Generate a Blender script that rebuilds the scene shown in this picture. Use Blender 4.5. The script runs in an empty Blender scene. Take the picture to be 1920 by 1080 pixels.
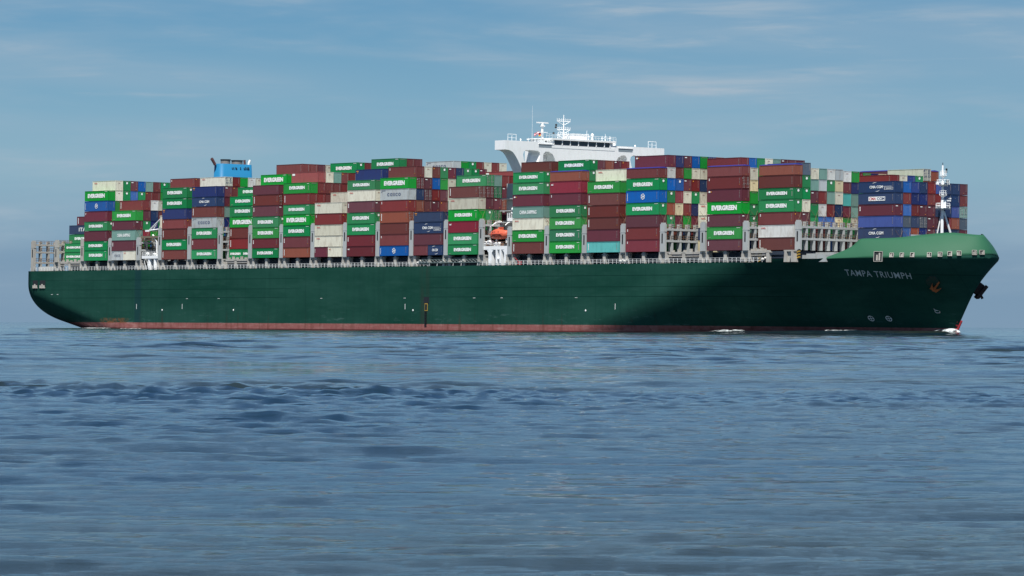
import bpy, bmesh, math, random
import numpy as np
from mathutils import Matrix, Vector

random.seed(7)
SC = bpy.context.scene
COL = SC.collection
R = math.radians

# ------------------------------------------------------------------ camera
PHI = R(52.07)
HB = 25.6                                   # half beam; ship frame: x forward, y to port, z up
FW = Vector((-math.sin(PHI), math.cos(PHI), 0))
CAM = Vector((1025*math.sin(PHI), -1025*math.cos(PHI) - HB, 1.7))
cd = bpy.data.cameras.new('camera'); cam = bpy.data.objects.new('camera', cd); COL.objects.link(cam)
cd.sensor_width = 36; cd.lens = 7810/1920*36; cd.clip_start = 1; cd.clip_end = 60000
pit = math.atan(69/7810); roll = .0057
f = (FW*math.cos(pit) + Vector((0, 0, 1))*math.sin(pit)).normalized()
r0 = FW.cross(Vector((0, 0, 1))).normalized(); u0 = r0.cross(f)
rr = r0*math.cos(roll) + u0*math.sin(roll); uu = rr.cross(f)
M = Matrix((rr, uu, -f)).transposed().to_4x4(); M.translation = CAM
cam.matrix_world = M
SC.camera = cam

# ------------------------------------------------------------------ light
SUN_EL, SUN_AZ = R(60), R(42)               # azimuth from the starboard beam towards the bow
sd = Vector((math.cos(SUN_EL)*math.sin(SUN_AZ), -math.cos(SUN_EL)*math.cos(SUN_AZ), math.sin(SUN_EL)))
sl = bpy.data.lights.new('sun', 'SUN'); sl.energy = 5.0; sl.angle = R(.5); sl.color = (1, .96, .9)
so = bpy.data.objects.new('sun', sl); COL.objects.link(so)
so.rotation_euler = sd.to_track_quat('Z', 'Y').to_euler(); so.location = (0, 0, 300)
W = bpy.data.worlds.new('World'); SC.world = W; W.use_nodes = True
nt = W.node_tree; nt.nodes.clear(); N = nt.nodes; L = nt.links
def mk(t, **k):
    n = N.new(t)
    for a, b in k.items(): setattr(n, a, b)
    return n
tc = mk('ShaderNodeTexCoord')
sky = mk('ShaderNodeTexSky', sky_type='NISHITA', sun_disc=False)
sky.sun_elevation = SUN_EL; sky.sun_rotation = math.atan2(sd.x, sd.y); sky.dust_density = .6
sb = mk('ShaderNodeBackground'); sb.inputs[1].default_value = .03
L.new(sky.outputs[0], sb.inputs[0])
sx = mk('ShaderNodeSeparateXYZ'); L.new(tc.outputs['Generated'], sx.inputs[0])
# low sky: milky air and cirrus seen over the sea
rp = mk('ShaderNodeValToRGB'); L.new(sx.outputs[2], rp.inputs[0])
def srgb(r, g, b):
    return tuple(((c/255)/12.92 if c/255 <= .04045 else ((c/255+.055)/1.055)**2.4) for c in (r, g, b)) + (1,)
stops = [(0, (134, 158, 181)), (.012, (130, 157, 181)), (.024, (134, 166, 188)), (.037, (140, 176, 195)), (.052, (127, 170, 195)), (.08, (99, 153, 190)), (.15, (144, 187, 222)), (.45, (76, 126, 194))]
while len(rp.color_ramp.elements) < len(stops): rp.color_ramp.elements.new(.5)
for e, (p, c) in zip(rp.color_ramp.elements, stops): e.position = p; e.color = srgb(*c)
# cirrus streaks: noise on (bearing, elevation) stretched along the horizon
def vm(op, a, b):
    n = mk('ShaderNodeVectorMath', operation=op)
    L.new(a, n.inputs[0]); n.inputs[1].default_value = b
    return n.outputs[0]
def cloud(scale, off, lo, hi, det=5, rot=0.):
    m = mk('ShaderNodeMapping', vector_type='POINT'); L.new(tc.outputs['Generated'], m.inputs[0])
    m.inputs['Rotation'].default_value = (0, 0, 0)
    m.inputs['Location'].default_value = off; m.inputs['Scale'].default_value = scale
    n = mk('ShaderNodeTexNoise'); n.inputs['Scale'].default_value = 1; n.inputs['Detail'].default_value = det; n.inputs['Roughness'].default_value = .55
    n.inputs['Distortion'].default_value = .35
    L.new(m.outputs[0], n.inputs['Vector'])
    q = mk('ShaderNodeMapRange', interpolation_type='SMOOTHSTEP'); q.inputs[1].default_value = lo; q.inputs[2].default_value = hi
    L.new(n.outputs[0], q.inputs[0]); return q.outputs[0]
def mth(op, a, b):
    n = mk('ShaderNodeMath', operation=op)
    for i, v in enumerate((a, b)):
        if isinstance(v, (int, float)): n.inputs[i].default_value = v
        else: L.new(v, n.inputs[i])
    return n.outputs[0]
c1 = cloud((9, 9, 62), (2.3, .4, 1.2), .42, .72)
c2 = cloud((26, 26, 240), (.3, 4.4, .2), .45, .75, 7)
c3 = cloud((5, 5, 40), (7.1, 1.4, 3.2), .40, .66)
def dotn(v):
    n = mk('ShaderNodeVectorMath', operation='DOT_PRODUCT'); L.new(tc.outputs['Generated'], n.inputs[0]); n.inputs[1].default_value = v; return n.outputs['Value']
def band(v, a, b, c, d):                  # rises a..b, falls c..d
    p = mk('ShaderNodeMapRange', interpolation_type='SMOOTHSTEP'); p.inputs[1].default_value = a; p.inputs[2].default_value = b; L.new(v, p.inputs[0])
    q = mk('ShaderNodeMapRange', interpolation_type='SMOOTHSTEP'); q.inputs[1].default_value = d; q.inputs[2].default_value = c; L.new(v, q.inputs[0])
    return mth('MULTIPLY', p.outputs[0], q.outputs[0])
lat = dotn(r0); el = mth('ADD', sx.outputs[2], mth('MULTIPLY', mth('ADD', c2, -.5), .003))
sheetA = mth('MULTIPLY', band(mth('ADD', el, mth('MULTIPLY', lat, .05)), .062, .072, .076, .088), band(lat, -.03, .06, .4, .6))
sheetB = mth('MULTIPLY', band(mth('ADD', el, mth('MULTIPLY', lat, .06)), .046, .0515, .053, .060), band(lat, -.3, -.11, -.09, -.02))
sheetC = mth('MULTIPLY', band(el, .044, .054, .058, .066), band(lat, -.02, .03, .12, .25))
wisp = mth('ADD', mth('MULTIPLY', c1, mth('ADD', mth('MULTIPLY', c2, .6), .35)), mth('MULTIPLY', mth('ADD', mth('ADD', sheetA, sheetB), mth('MULTIPLY', sheetC, .5)), mth('ADD', mth('MULTIPLY', c2, .45), .25)))
wisp = mth('MINIMUM', wisp, 1.0)
mx = mk('ShaderNodeMix', data_type='RGBA'); L.new(mth('MULTIPLY', wisp, .95), mx.inputs[0])
L.new(rp.outputs[0], mx.inputs[6]); mx.inputs[7].default_value = srgb(166, 184, 199)
# a grey-blue bank lying low on the horizon
bank = mk('ShaderNodeMapRange', interpolation_type='SMOOTHSTEP'); bank.inputs[1].default_value = .027; bank.inputs[2].default_value = .019
L.new(mth('ADD', sx.outputs[2], mth('MULTIPLY', c3, .006)), bank.inputs[0])
mx2 = mk('ShaderNodeMix', data_type='RGBA'); L.new(mth('MULTIPLY', bank.outputs[0], .5), mx2.inputs[0])
L.new(mx.outputs[2], mx2.inputs[6]); mx2.inputs[7].default_value = srgb(117, 149, 176)
lb = mk('ShaderNodeBackground'); L.new(mx2.outputs[2], lb.inputs[0]); lb.inputs[1].default_value = 2**-.35
fac = mk('ShaderNodeMapRange', interpolation_type='SMOOTHSTEP'); fac.inputs[1].default_value = .3; fac.inputs[2].default_value = .75
L.new(sx.outputs[2], fac.inputs[0])
ms = mk('ShaderNodeMixShader'); L.new(fac.outputs[0], ms.inputs[0]); L.new(lb.outputs[0], ms.inputs[1]); L.new(sb.outputs[0], ms.inputs[2])
wo = mk('ShaderNodeOutputWorld'); L.new(ms.outputs[0], wo.inputs[0])
SC.view_settings.view_transform = 'Standard'; SC.view_settings.look = 'None'
SC.view_settings.exposure = 0.35; SC.view_settings.gamma = 1.0; SC.view_settings.use_curve_mapping = False

# ------------------------------------------------------------------ materials
MATS = {}
def mat(name, col, rough=.55, metal=0., vary=.0, dirt=.0, dirtcol=(.12, .06, .03), bump=0., streak=.35, spec=.4):
    if name in MATS: return MATS[name]
    m = bpy.data.materials.new(name); m.use_nodes = True; t = m.node_tree; n, l = t.nodes, t.links
    b = n['Principled BSDF']; b.inputs['Base Color'].default_value = (*col, 1); b.inputs['Roughness'].default_value = rough
    b.inputs['Metallic'].default_value = metal; b.inputs['Specular IOR Level'].default_value = spec
    out = None
    if vary or dirt or bump:
        tc = n.new('ShaderNodeTexCoord'); oi = n.new('ShaderNodeObjectInfo')
        rgb = n.new('ShaderNodeRGB'); rgb.outputs[0].default_value = (*col, 1); out = rgb.outputs[0]
        if vary:
            hs = n.new('ShaderNodeHueSaturation'); l.new(out, hs.inputs['Color'])
            a = n.new('ShaderNodeMapRange'); a.inputs[3].default_value = 1-vary; a.inputs[4].default_value = 1+vary
            l.new(oi.outputs['Random'], a.inputs[0]); l.new(a.outputs[0], hs.inputs['Value'])
            fr = n.new('ShaderNodeMath'); fr.operation = 'FRACT'; mu = n.new('ShaderNodeMath'); mu.operation = 'MULTIPLY'; mu.inputs[1].default_value = 37.7
            l.new(oi.outputs['Random'], mu.inputs[0]); l.new(mu.outputs[0], fr.inputs[0])
            a2 = n.new('ShaderNodeMapRange'); a2.inputs[3].default_value = 1-vary*.9; a2.inputs[4].default_value = 1+vary*.25
            l.new(fr.outputs[0], a2.inputs[0]); l.new(a2.outputs[0], hs.inputs['Saturation'])
            out = hs.outputs[0]
        if dirt:
            ad = n.new('ShaderNodeVectorMath'); ad.operation = 'ADD'; l.new(tc.outputs['Object'], ad.inputs[0])
            cm = n.new('ShaderNodeCombineXYZ'); m3 = n.new('ShaderNodeMath'); m3.operation = 'MULTIPLY'; m3.inputs[1].default_value = 91
            l.new(oi.outputs['Random'], m3.inputs[0])
            for i in range(3): l.new(m3.outputs[0], cm.inputs[i])
            l.new(cm.outputs[0], ad.inputs[1])
            mp = n.new('ShaderNodeMapping'); mp.inputs['Scale'].default_value = (1.1, 1.1, streak); l.new(ad.outputs[0], mp.inputs[0])
            nz = n.new('ShaderNodeTexNoise'); nz.inputs['Scale'].default_value = 1.; nz.inputs['Detail'].default_value = 6; nz.inputs['Roughness'].default_value = .65
            l.new(mp.outputs[0], nz.inputs['Vector'])
            mr = n.new('ShaderNodeMapRange'); mr.inputs[1].default_value = .48; mr.inputs[2].default_value = .78; mr.inputs[4].default_value = dirt
            l.new(nz.outputs[0], mr.inputs[0])
            mi = n.new('ShaderNodeMix'); mi.data_type = 'RGBA'; l.new(mr.outputs[0], mi.inputs[0]); l.new(out, mi.inputs[6]); mi.inputs[7].default_value = (*dirtcol, 1)
            out = mi.outputs[2]
        l.new(out, b.inputs['Base Color'])
    MATS[name] = m
    return m
PAL = {  # token letter: (word, colour)
    'G': ('bright green', (.000, .245, .022)), 'E': ('green', (.002, .20, .055)), 'L': ('pale green', (.018, .25, .085)), 'V': ('dark green', (.006, .15, .06)),
    'M': ('maroon', (.135, .022, .028)), 'B': ('brown-maroon', (.135, .030, .024)), 'R': ('dark red', (.16, .022, .022)), 'P': ('purplish maroon', (.115, .024, .038)),
    'O': ('rust-orange', (.24, .055, .026)), 'C': ('crimson', (.21, .012, .03)), 'W': ('off-white', (.56, .55, .45)), 'S': ('silver-grey', (.38, .42, .43)),
    'K': ('cream', (.60, .53, .34)), 'Z': ('pale grey', (.56, .58, .56)), 'N': ('navy', (.014, .035, .10)), 'D': ('deep blue', (.008, .020, .115)),
    'U': ('bright blue', (.004, .095, .36)), 'Y': ('royal blue', (.012, .045, .24)), 'T': ('grey-teal', (.15, .29, .25)), 'A': ('aqua', (.045, .36, .34)),
    'F': ('slate', (.07, .10, .14)), 'Q': ('faded red', (.24, .06, .06))}
CM = {k: mat('paint_' + w.replace('-', '_').replace(' ', '_'), c, .5, 0, .20, .5 if k in 'WKSZ' else .42, (.16, .10, .06) if k in 'WKSZ' else (c[0]*.5+.02, c[1]*.45+.012, c[2]*.45+.01)) for k, (w, c) in PAL.items()}
m_let = mat('white_lettering', (.86, .88, .86), .6)
m_red = mat('red_lettering', (.5, .03, .04), .6)
m_navl = mat('navy_lettering', (.03, .05, .15), .6)
m_org = mat('orange_marking', (.65, .27, .04), .6)
m_rod = mat('galvanised_rod', (.42, .40, .40), .5, .2)
m_grey = mat('ship_grey_paint', (.40, .425, .425), .6, 0, .05, .3, (.24, .19, .14))
m_greyw = mat('weathered_grey_steel', (.40, .39, .355), .65, 0, .06, .5, (.22, .14, .09))
m_white = mat('ship_white_paint', (.86, .88, .88), .45, 0, 0, .25, (.55, .52, .46))
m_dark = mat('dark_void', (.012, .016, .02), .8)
m_coam = mat('coaming_navy', (.03, .045, .07), .6, 0, 0, .5, (.07, .06, .055))
m_glass = mat('bridge_glass', (.01, .014, .03), .08, 0, spec=.6)
m_fun = mat('funnel_blue', (.012, .17, .35), .55, 0, 0, .18, (.02, .15, .32))
m_tarp = mat('blue_tarpaulin', (.03, .04, .30), .6)
m_lash = mat('rusty_lashing_steel', (.20, .12, .08), .7)
m_rust = mat('rusty_anchor', (.40, .11, .03), .8, 0, 0, .5, (.12, .04, .02))
m_orange = mat('lifeboat_orange', (.60, .115, .06), .5, 0, 0, .3, (.5, .10, .05))
m_yel = mat('warning_yellow', (.42, .27, .04), .5)
m_blk = mat('black_paint', (.015, .015, .017), .5)
m_gang = mat('gangway_grey_green', (.10, .14, .14), .6)
m_alu = mat('railing_pale_paint', (.74, .76, .75), .5)
m_bulw = mat('bulwark_green', (.026, .112, .062), .6, 0, 0, .10, (.035, .10, .062), streak=1, spec=.2)
m_brkw = mat('breakwater_grey', (.36, .41, .43), .6, 0, 0, .1, (.3, .34, .35))

def hull_material():
    m = bpy.data.materials.new('hull_green'); m.use_nodes = True; t = m.node_tree; n, l = t.nodes, t.links
    b = n['Principled BSDF']; b.inputs['Roughness'].default_value = .6; b.inputs['Specular IOR Level'].default_value = .03
    tc = n.new('ShaderNodeTexCoord'); sp = n.new('ShaderNodeSeparateXYZ'); l.new(tc.outputs['Object'], sp.inputs[0])
    def noise(sc, det=6, rough=.6, scl=1.):
        mp = n.new('ShaderNodeMapping'); mp.inputs['Scale'].default_value = sc; l.new(tc.outputs['Object'], mp.inputs[0])
        z = n.new('ShaderNodeTexNoise'); z.inputs['Scale'].default_value = scl; z.inputs['Detail'].default_value = det; z.inputs['Roughness'].default_value = rough
        l.new(mp.outputs[0], z.inputs['Vector']); return z.outputs[0]
    def rng(v, a, c, d=0., e=1., smooth=False):
        r = n.new('ShaderNodeMapRange'); r.inputs[1].default_value = a; r.inputs[2].default_value = c; r.inputs[3].default_value = d; r.inputs[4].default_value = e
        if smooth: r.interpolation_type = 'SMOOTHSTEP'
        l.new(v, r.inputs[0]); return r.outputs[0]
    def op(o, a, c):
        q = n.new('ShaderNodeMath'); q.operation = o
        for i, v in enumerate((a, c)):
            if isinstance(v, (int, float)): q.inputs[i].default_value = v
            else: l.new(v, q.inputs[i])
        return q.outputs[0]
    def mix(fac, a, c):
        q = n.new('ShaderNodeMix'); q.data_type = 'RGBA'; l.new(fac, q.inputs[0])
        for i, v in ((6, a), (7, c)):
            if isinstance(v, tuple): q.inputs[i].default_value = (*v, 1)
            else: l.new(v, q.inputs[i])
        return q.outputs[2]
    big = noise((.03, .03, .12)); streak = noise((.5, .5, .045), 7, .7); fine = noise((.9, .9, .9), 5, .7); scuffn = noise((.16, .16, .9), 8, .75)
    g = mix(rng(big, .35, .65), (.008, .049, .035), (.018, .073, .055))
    g = mix(rng(streak, .48, .75, 0, .5), g, (.008, .040, .032))
    g = mix(rng(noise((.06, .06, .35), 7, .7), .50, .68, 0, .5), g, (.024, .082, .064))
    # pale scuffs and salt near the load line, rust runs
    low = rng(sp.outputs[2], 6.5, 2.2, 0, 1)
    g = mix(op('MULTIPLY', rng(scuffn, .57, .68, 0, .6), low), g, (.085, .16, .15))
    g = mix(op('MULTIPLY', rng(streak, .60, .72, 0, .55), rng(sp.outputs[2], 5.5, 2.0, 0, 1)), g, (.07, .045, .035))
    # vertical plate butts and a brown run above the pilot door
    sx_ = op('MULTIPLY', sp.outputs[0], 1/9.3); fr_ = n.new('ShaderNodeMath'); fr_.operation = 'FRACT'; l.new(sx_, fr_.inputs[0])
    g = mix(op('MULTIPLY', rng(op('ABSOLUTE', op('ADD', fr_.outputs[0], -.5), 0), .012, .004), .35), g, (.005, .034, .027))
    g = mix(op('MULTIPLY', op('MULTIPLY', rng(op('ABSOLUTE', op('ADD', sp.outputs[0], 36.0), 0), 2.4, .8), rng(streak, .35, .6)), .5), g, (.040, .032, .026))
    # darker repaint band across the quarter
    dk = op('MULTIPLY', rng(op('ABSOLUTE', op('ADD', sp.outputs[0], 169.5), 0), 2.0, 1.2), 1.)
    g = mix(op('MULTIPLY', dk, .6), g, (.010, .040, .050))
    # welded plate strakes: thin dark lines
    for z0 in (13.6, 10.9, 8.6):
        ln = rng(op('ABSOLUTE', op('ADD', sp.outputs[2], -z0), 0), .10, .05)
        seg = rng(noise((.018, .018, .0), 0, .5, 1.+z0*.01), .44, .50)
        g = mix(op('MULTIPLY', op('MULTIPLY', ln, seg), .8), g, (.004, .028, .022))
    # boot topping
    r = mix(rng(fine, .35, .7), (.30, .125, .115), (.25, .080, .075))
    r = mix(rng(scuffn, .50, .66, 0, .7), r, (.38, .21, .19))
    r = mix(rng(streak, .50, .70, 0, .8), r, (.13, .05, .035))
    r = mix(rng(sp.outputs[2], .45, .15, 0, 1), r, (.09, .02, .02))
    rustq = op('MULTIPLY', rng(op('ABSOLUTE', op('ADD', sp.outputs[0], 181.5), 0), 8.0, 5.0), rng(op('ABSOLUTE', op('ADD', sp.outputs[2], -2.25), 0), .9, .5))
    isr = rng(op('ADD', sp.outputs[2], op('MULTIPLY', fine, .12)), 1.86, 1.78)
    c = mix(isr, g, r)
    c = mix(op('MULTIPLY', op('MULTIPLY', rustq, rng(fine, .42, .58)), .55), c, (.26, .09, .03))
    l.new(c, b.inputs['Base Color'])
    return m
m_hull = hull_material()

# ------------------------------------------------------------------ mesh helpers
def obj(name, bm, m, parent=None, loc=None):
    me = bpy.data.meshes.new(name)
    if isinstance(bm, bmesh.types.BMesh): bm.to_mesh(me); bm.free()
    else: me = bm
    for k in (m if isinstance(m, (list, tuple)) else [m]):
        if len(me.materials) < (len(m) if isinstance(m, (list, tuple)) else 1): me.materials.append(k)
    o = bpy.data.objects.new(name, me); COL.objects.link(o)
    if parent: o.parent = parent
    if loc is not None: o.location = loc
    return o
def tag(o, label=None, cat=None, group=None, kind=None):
    if label: o['label'] = label
    if cat: o['category'] = cat
    if group: o['group'] = group
    if kind: o['kind'] = kind
    return o
def box(bm, x0, x1, y0, y1, z0, z1, mi=0):
    v = [bm.verts.new(p) for p in ((x0, y0, z0), (x1, y0, z0), (x1, y1, z0), (x0, y1, z0), (x0, y0, z1), (x1, y0, z1), (x1, y1, z1), (x0, y1, z1))]
    for q in ((3, 2, 1, 0), (4, 5, 6, 7), (0, 1, 5, 4), (1, 2, 6, 5), (2, 3, 7, 6), (3, 0, 4, 7)):
        bm.faces.new([v[i] for i in q]).material_index = mi
def prism(bm, poly, axis, a, b, mi=0):
    """poly in the plane across `axis`, extruded from a to b. axis 'x': (y,z); 'y': (x,z); 'z': (x,y)"""
    def P(p, t): return {'x': (t, p[0], p[1]), 'y': (p[0], t, p[1]), 'z': (p[0], p[1], t)}[axis]
    A = [bm.verts.new(P(p, a)) for p in poly]; B = [bm.verts.new(P(p, b)) for p in poly]; n = len(poly)
    fs = [bm.faces.new(A), bm.faces.new(B[::-1])] + [bm.faces.new((A[i], B[i], B[(i+1) % n], A[(i+1) % n])) for i in range(n)]
    for q in fs: q.material_index = mi
    bmesh.ops.recalc_face_normals(bm, faces=fs)
def tube(bm, pts, r, n=8, mi=0, cap=True):
    pts = [Vector(p) for p in pts]; rs = r if isinstance(r, (list, tuple)) else [r]*len(pts); rings = []
    for i, p in enumerate(pts):
        d = (pts[min(i+1, len(pts)-1)] - pts[max(i-1, 0)]).normalized()
        a = d.cross(Vector((0, 0, 1)) if abs(d.z) < .9 else Vector((1, 0, 0))).normalized(); b = d.cross(a)
        rings.append([bm.verts.new(p + (a*math.cos(k*2*math.pi/n) + b*math.sin(k*2*math.pi/n))*rs[i]) for k in range(n)])
    fs = []
    for A, B in zip(rings, rings[1:]):
        fs += [bm.faces.new((A[k], A[(k+1) % n], B[(k+1) % n], B[k])) for k in range(n)]
    if cap: fs += [bm.faces.new(rings[0][::-1]), bm.faces.new(rings[-1])]
    for q in fs: q.material_index = mi
    return fs
def bar(bm, p, q, w=.06, mi=0): tube(bm, [p, q], w, 4, mi)
def ball(bm, c, r, sx=1, sy=1, sz=1, mi=0, seg=16, rings=10):
    g = bmesh.ops.create_uvsphere(bm, u_segments=seg, v_segments=rings, radius=r, matrix=Matrix.Translation(c) @ Matrix.Diagonal((sx, sy, sz, 1)))
    for v in g['verts']:
        for q in v.link_faces: q.material_index = mi; q.smooth = True
TXT = {}
def text_geo(s, bold=.035, spacing=1.0):
    k = (s, bold, spacing)
    if k not in TXT:
        cu = bpy.data.curves.new('t', 'FONT'); cu.body = s; cu.offset = bold; cu.resolution_u = 2; cu.space_character = spacing; cu.fill_mode = 'FRONT'
        o = bpy.data.objects.new('t', cu); COL.objects.link(o)
        dg = bpy.context.evaluated_depsgraph_get(); me = bpy.data.meshes.new_from_object(o.evaluated_get(dg))
        vs = np.zeros(len(me.vertices)*3, np.float32); me.vertices.foreach_get('co', vs); vs = vs.reshape(-1, 3)
        fs = [tuple(p.vertices) for p in me.polygons]
        mn, mxx = vs.min(0), vs.max(0)
        TXT[k] = ([((v[0]-mn[0])/(mxx[0]-mn[0]), (v[1]-mn[1])/(mxx[1]-mn[1])) for v in vs], fs)
        bpy.data.objects.remove(o); bpy.data.curves.remove(cu); bpy.data.meshes.remove(me)
    return TXT[k]
def put_text(bm, s, fn, mi=0, bold=.035, spacing=1.0):
    """fn maps (u,v) in the unit box of the text to a 3D point"""
    vs, fs = text_geo(s, bold, spacing)
    V = [bm.verts.new(fn(u, v)) for u, v in vs]
    for q in fs:
        try: bm.faces.new([V[i] for i in q]).material_index = mi
        except ValueError: pass

# ------------------------------------------------------------------ hull form
def Xe(Z): return 129.3 + .62*min(max(Z, -4), 17.5)
def Xs(Z): return 24 + max(0, min(Z, 17.))/17*54
def hb(X, Z):
    if X > -150:
        xs, xe = Xs(Z), Xe(Z)
        if X <= xs: return HB
        if X >= xe: return 0.
        t = (X-xs)/(xe-xs); k = max(0, min(1, Z/17.)); a = 1.5+.4*k; c = 1.1-.5*k
        return HB*max(0, 1-t**a)**c
    t = (-150-X)/77.8
    z0 = -14 + 14.6*t**.9; zt = -4 + 17*t**1.3
    if Z >= zt: return HB
    q = (zt-Z)/(zt-z0)
    if q >= 1: return 0.
    return HB*(1-q**2.2)**(1/2.2)
ZD = 16.4
def zdeck(X):
    return ZD if X < 92.6 else (ZD + .72*min(1, (X-92.6)/1.8) + max(0, X-110)*.014 + max(0, X-133)*.09)

ship = bpy.data.objects.new('container_ship', None); COL.objects.link(ship)
tag(ship, 'huge dark green container ship lying broadside across the water, bow to the right', 'container ship')

def build_hull():
    Xl = list(np.linspace(-227.8, -150, 34)) + list(np.linspace(-140, 20, 14)) + list(np.arange(24, 92, 1.5)) + [92.6, 93.2, 93.8, 94.4] + list(np.arange(96, 133, 1.)) + list(np.arange(133, 140, .3)) + [140.08]
    NZ = 40; bm = bmesh.new(); rings = []
    for X in Xl:
        zt = zdeck(X); zl = -4.
        if X < -150:
            t = (-150-X)/77.8; zl = max(-4., -14+14.6*t**.9)
        if X > Xe(-4): zl = max(-4., (X-129.3)/.62)
        ring = []
        for i in range(NZ+1):
            q = i/NZ
            if X < -150: q = q**1.7
            Z = zl + (zt-zl)*q
            ring.append((X, hb(X, Z), Z))
        rings.append(ring)
    S = []; Pn = []
    for ring in rings:
        S.append([bm.verts.new((x, -y, z)) for x, y, z in ring])
        Pn.append([bm.verts.new((x, y, z)) for x, y, z in ring])
    for A, B in zip(S, S[1:]):
        for i in range(NZ): bm.faces.new((A[i], B[i], B[i+1], A[i+1])).smooth = True
    for A, B in zip(Pn, Pn[1:]):
        for i in range(NZ): bm.faces.new((A[i], A[i+1], B[i+1], B[i])).smooth = True
    bm.faces.new([v for v in S[0]] + [v for v in Pn[0][::-1]])          # transom
    for i in range(NZ): bm.faces.new((S[-1][i], Pn[-1][i], Pn[-1][i+1], S[-1][i+1]))
    bmesh.ops.remove_doubles(bm, verts=bm.verts, dist=.004)
    h = obj('hull', bm, m_hull, ship)
    # deck sheet just inside the shell
    bm = bmesh.new(); a = [bm.verts.new((X, -hb(X, 16)+.15, zdeck(X)-.25)) for X in Xl if X < 138]; b = [bm.verts.new((X, hb(X, 16)-.15, zdeck(X)-.25)) for X in Xl if X < 138]
    for i in range(len(a)-1): bm.faces.new((a[i], a[i+1], b[i+1], b[i]))
    obj('deck', bm, m_coam, ship)
    return h
hull = build_hull()

def spt(X, Z, out=.04, side=-1):
    """point on the hull skin, moved outward, and its frame (along, up, out)"""
    e = .15
    y = hb(X, Z); dx = (hb(X+e, Z)-hb(X-e, Z))/(2*e); dz = (hb(X, Z+e)-hb(X, Z-e))/(2*e)
    n = Vector((-dx, 1, -dz)).normalized()
    n = Vector((n.x, side*n.y, n.z))
    return Vector((X, side*y, Z)) + n*out, n

# bow bulwark / whaleback plating, leaning inwards above the knuckle
BW = [(107.5, 0.01), (109.0, 0.12), (110.5, 0.58), (112.0, 1.02), (113.5, 1.51), (115.0, 2.03), (116.5, 2.7), (117.3, 3.2), (118.0, 3.75), (118.6, 4.2), (119.1, 4.4), (119.7, 4.47), (121.0, 4.48), (122.5, 4.47), (124.0, 4.5), (125.5, 4.53), (127.0, 4.58), (128.5, 4.73), (130.0, 4.91), (131.5, 5.12), (133.0, 5.3), (134.5, 5.36), (136.0, 5.38), (137.0, 5.27), (138.0, 5.03), (138.7, 4.84), (139.1, 4.74), (139.5, 4.64), (139.8, 4.57), (140.08, 4.52)]
def build_bulwark():
    bm = bmesh.new(); outer = []; NV = 8
    for X, h in BW:
        zk = zdeck(X); y = hb(X, zk); col = []
        for k in range(NV+1):
            hh = h*k/NV; lean = h*(.5*(k/NV) + .5*(k/NV)**2)
            col.append((X - (.8 - .03*max(0, X-133))*lean, y - .35*lean*min(1., y/5), zk+hh))
        outer.append(col)
    # inboard offsets must not cross the centreline
    for side in (-1, 1):
        V = [[bm.verts.new((x, side*y, z)) for x, y, z in c] for c in outer]
        for A, B in zip(V, V[1:]):
            for k in range(NV):
                fc = bm.faces.new((A[k], B[k], B[k+1], A[k+1]) if side < 0 else (A[k], A[k+1], B[k+1], B[k])); fc.smooth = True
        if side < 0: last = V[-1]
        else:
            for k in range(NV): bm.faces.new((last[k], V[-1][k], V[-1][k+1], last[k+1])).smooth = True
    bmesh.ops.remove_doubles(bm, verts=bm.verts, dist=.01)
    bmesh.ops.solidify(bm, geom=bm.faces[:], thickness=.06)
    return obj('bow_bulwark', bm, m_bulw, ship)
build_bulwark()
# breakwater: pale inclined plate across the foredeck, its top showing over the bulwark
bm = bmesh.new()
prism(bm, [(117.7, 16.9), (119.0, 21.6), (119.6, 22.9), (128, 22.6), (130, 22.2), (130.5, 16.9)], 'y', -6.2, -6.0)
prism(bm, [(117.7, 16.9), (119.0, 21.6), (119.6, 22.9), (128, 22.6), (130, 22.2), (130.5, 16.9)], 'y', 6.0, 6.2)
box(bm, 129.8, 130.0, -6.0, 6.0, 16.9, 21.9)
obj('breakwater', bm, m_brkw, ship)

# name on the bow, letters laid on the curved skin
bm = bmesh.new()
NX0, NX1 = 111.8, 125.7
def name_pt(u, v):
    z = 14.75 - .75*u - 1.35*(1-v)
    x = NX0 + (NX1-NX0)*u + .5*v
    return spt(x, z, .05)[0]
put_text(bm, 'TAMPA TRIUMPH', name_pt, 0, .004, 1.1)
bm.verts.index_update()
obj('name_lettering', bm, mat('faded_white_lettering', (.50, .55, .55), .6), hull)
bm = bmesh.new()
put_text(bm, 'TAMPA TRIUMPH', lambda u, v: spt(128.4 - 14.5*u, 14.05 + 1.1*u - 1.25*(1-v) + .6, .05, 1)[0], 0, .012, 1.08)
obj('name_lettering', bm, mat('faded_white_lettering', (.5, .5, .5)), hull)

def patch(bm, X, Z, w, h, out=.05, mi=0, thick=.05):
    """small plate lying on the hull skin, w along, h up"""
    p, n = spt(X, Z, out); up = Vector((0, 0, 1)); up = (up - n*up.dot(n)).normalized(); al = up.cross(n)
    if al.x < 0: al = -al
    c = [p + al*(sx*w/2) + up*(sz*h/2) for sx, sz in ((-1, -1), (1, -1), (1, 1), (-1, 1))]
    A = [bm.verts.new(q) for q in c]; B = [bm.verts.new(q - n*(thick+out)) for q in c]
    fs = [bm.faces.new(A), bm.faces.new(B[::-1])] + [bm.faces.new((A[i], B[i], B[(i+1) % 4], A[(i+1) % 4])) for i in range(4)]
    for q in fs: q.material_index = mi
    bmesh.ops.recalc_face_normals(bm, faces=fs)
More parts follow.
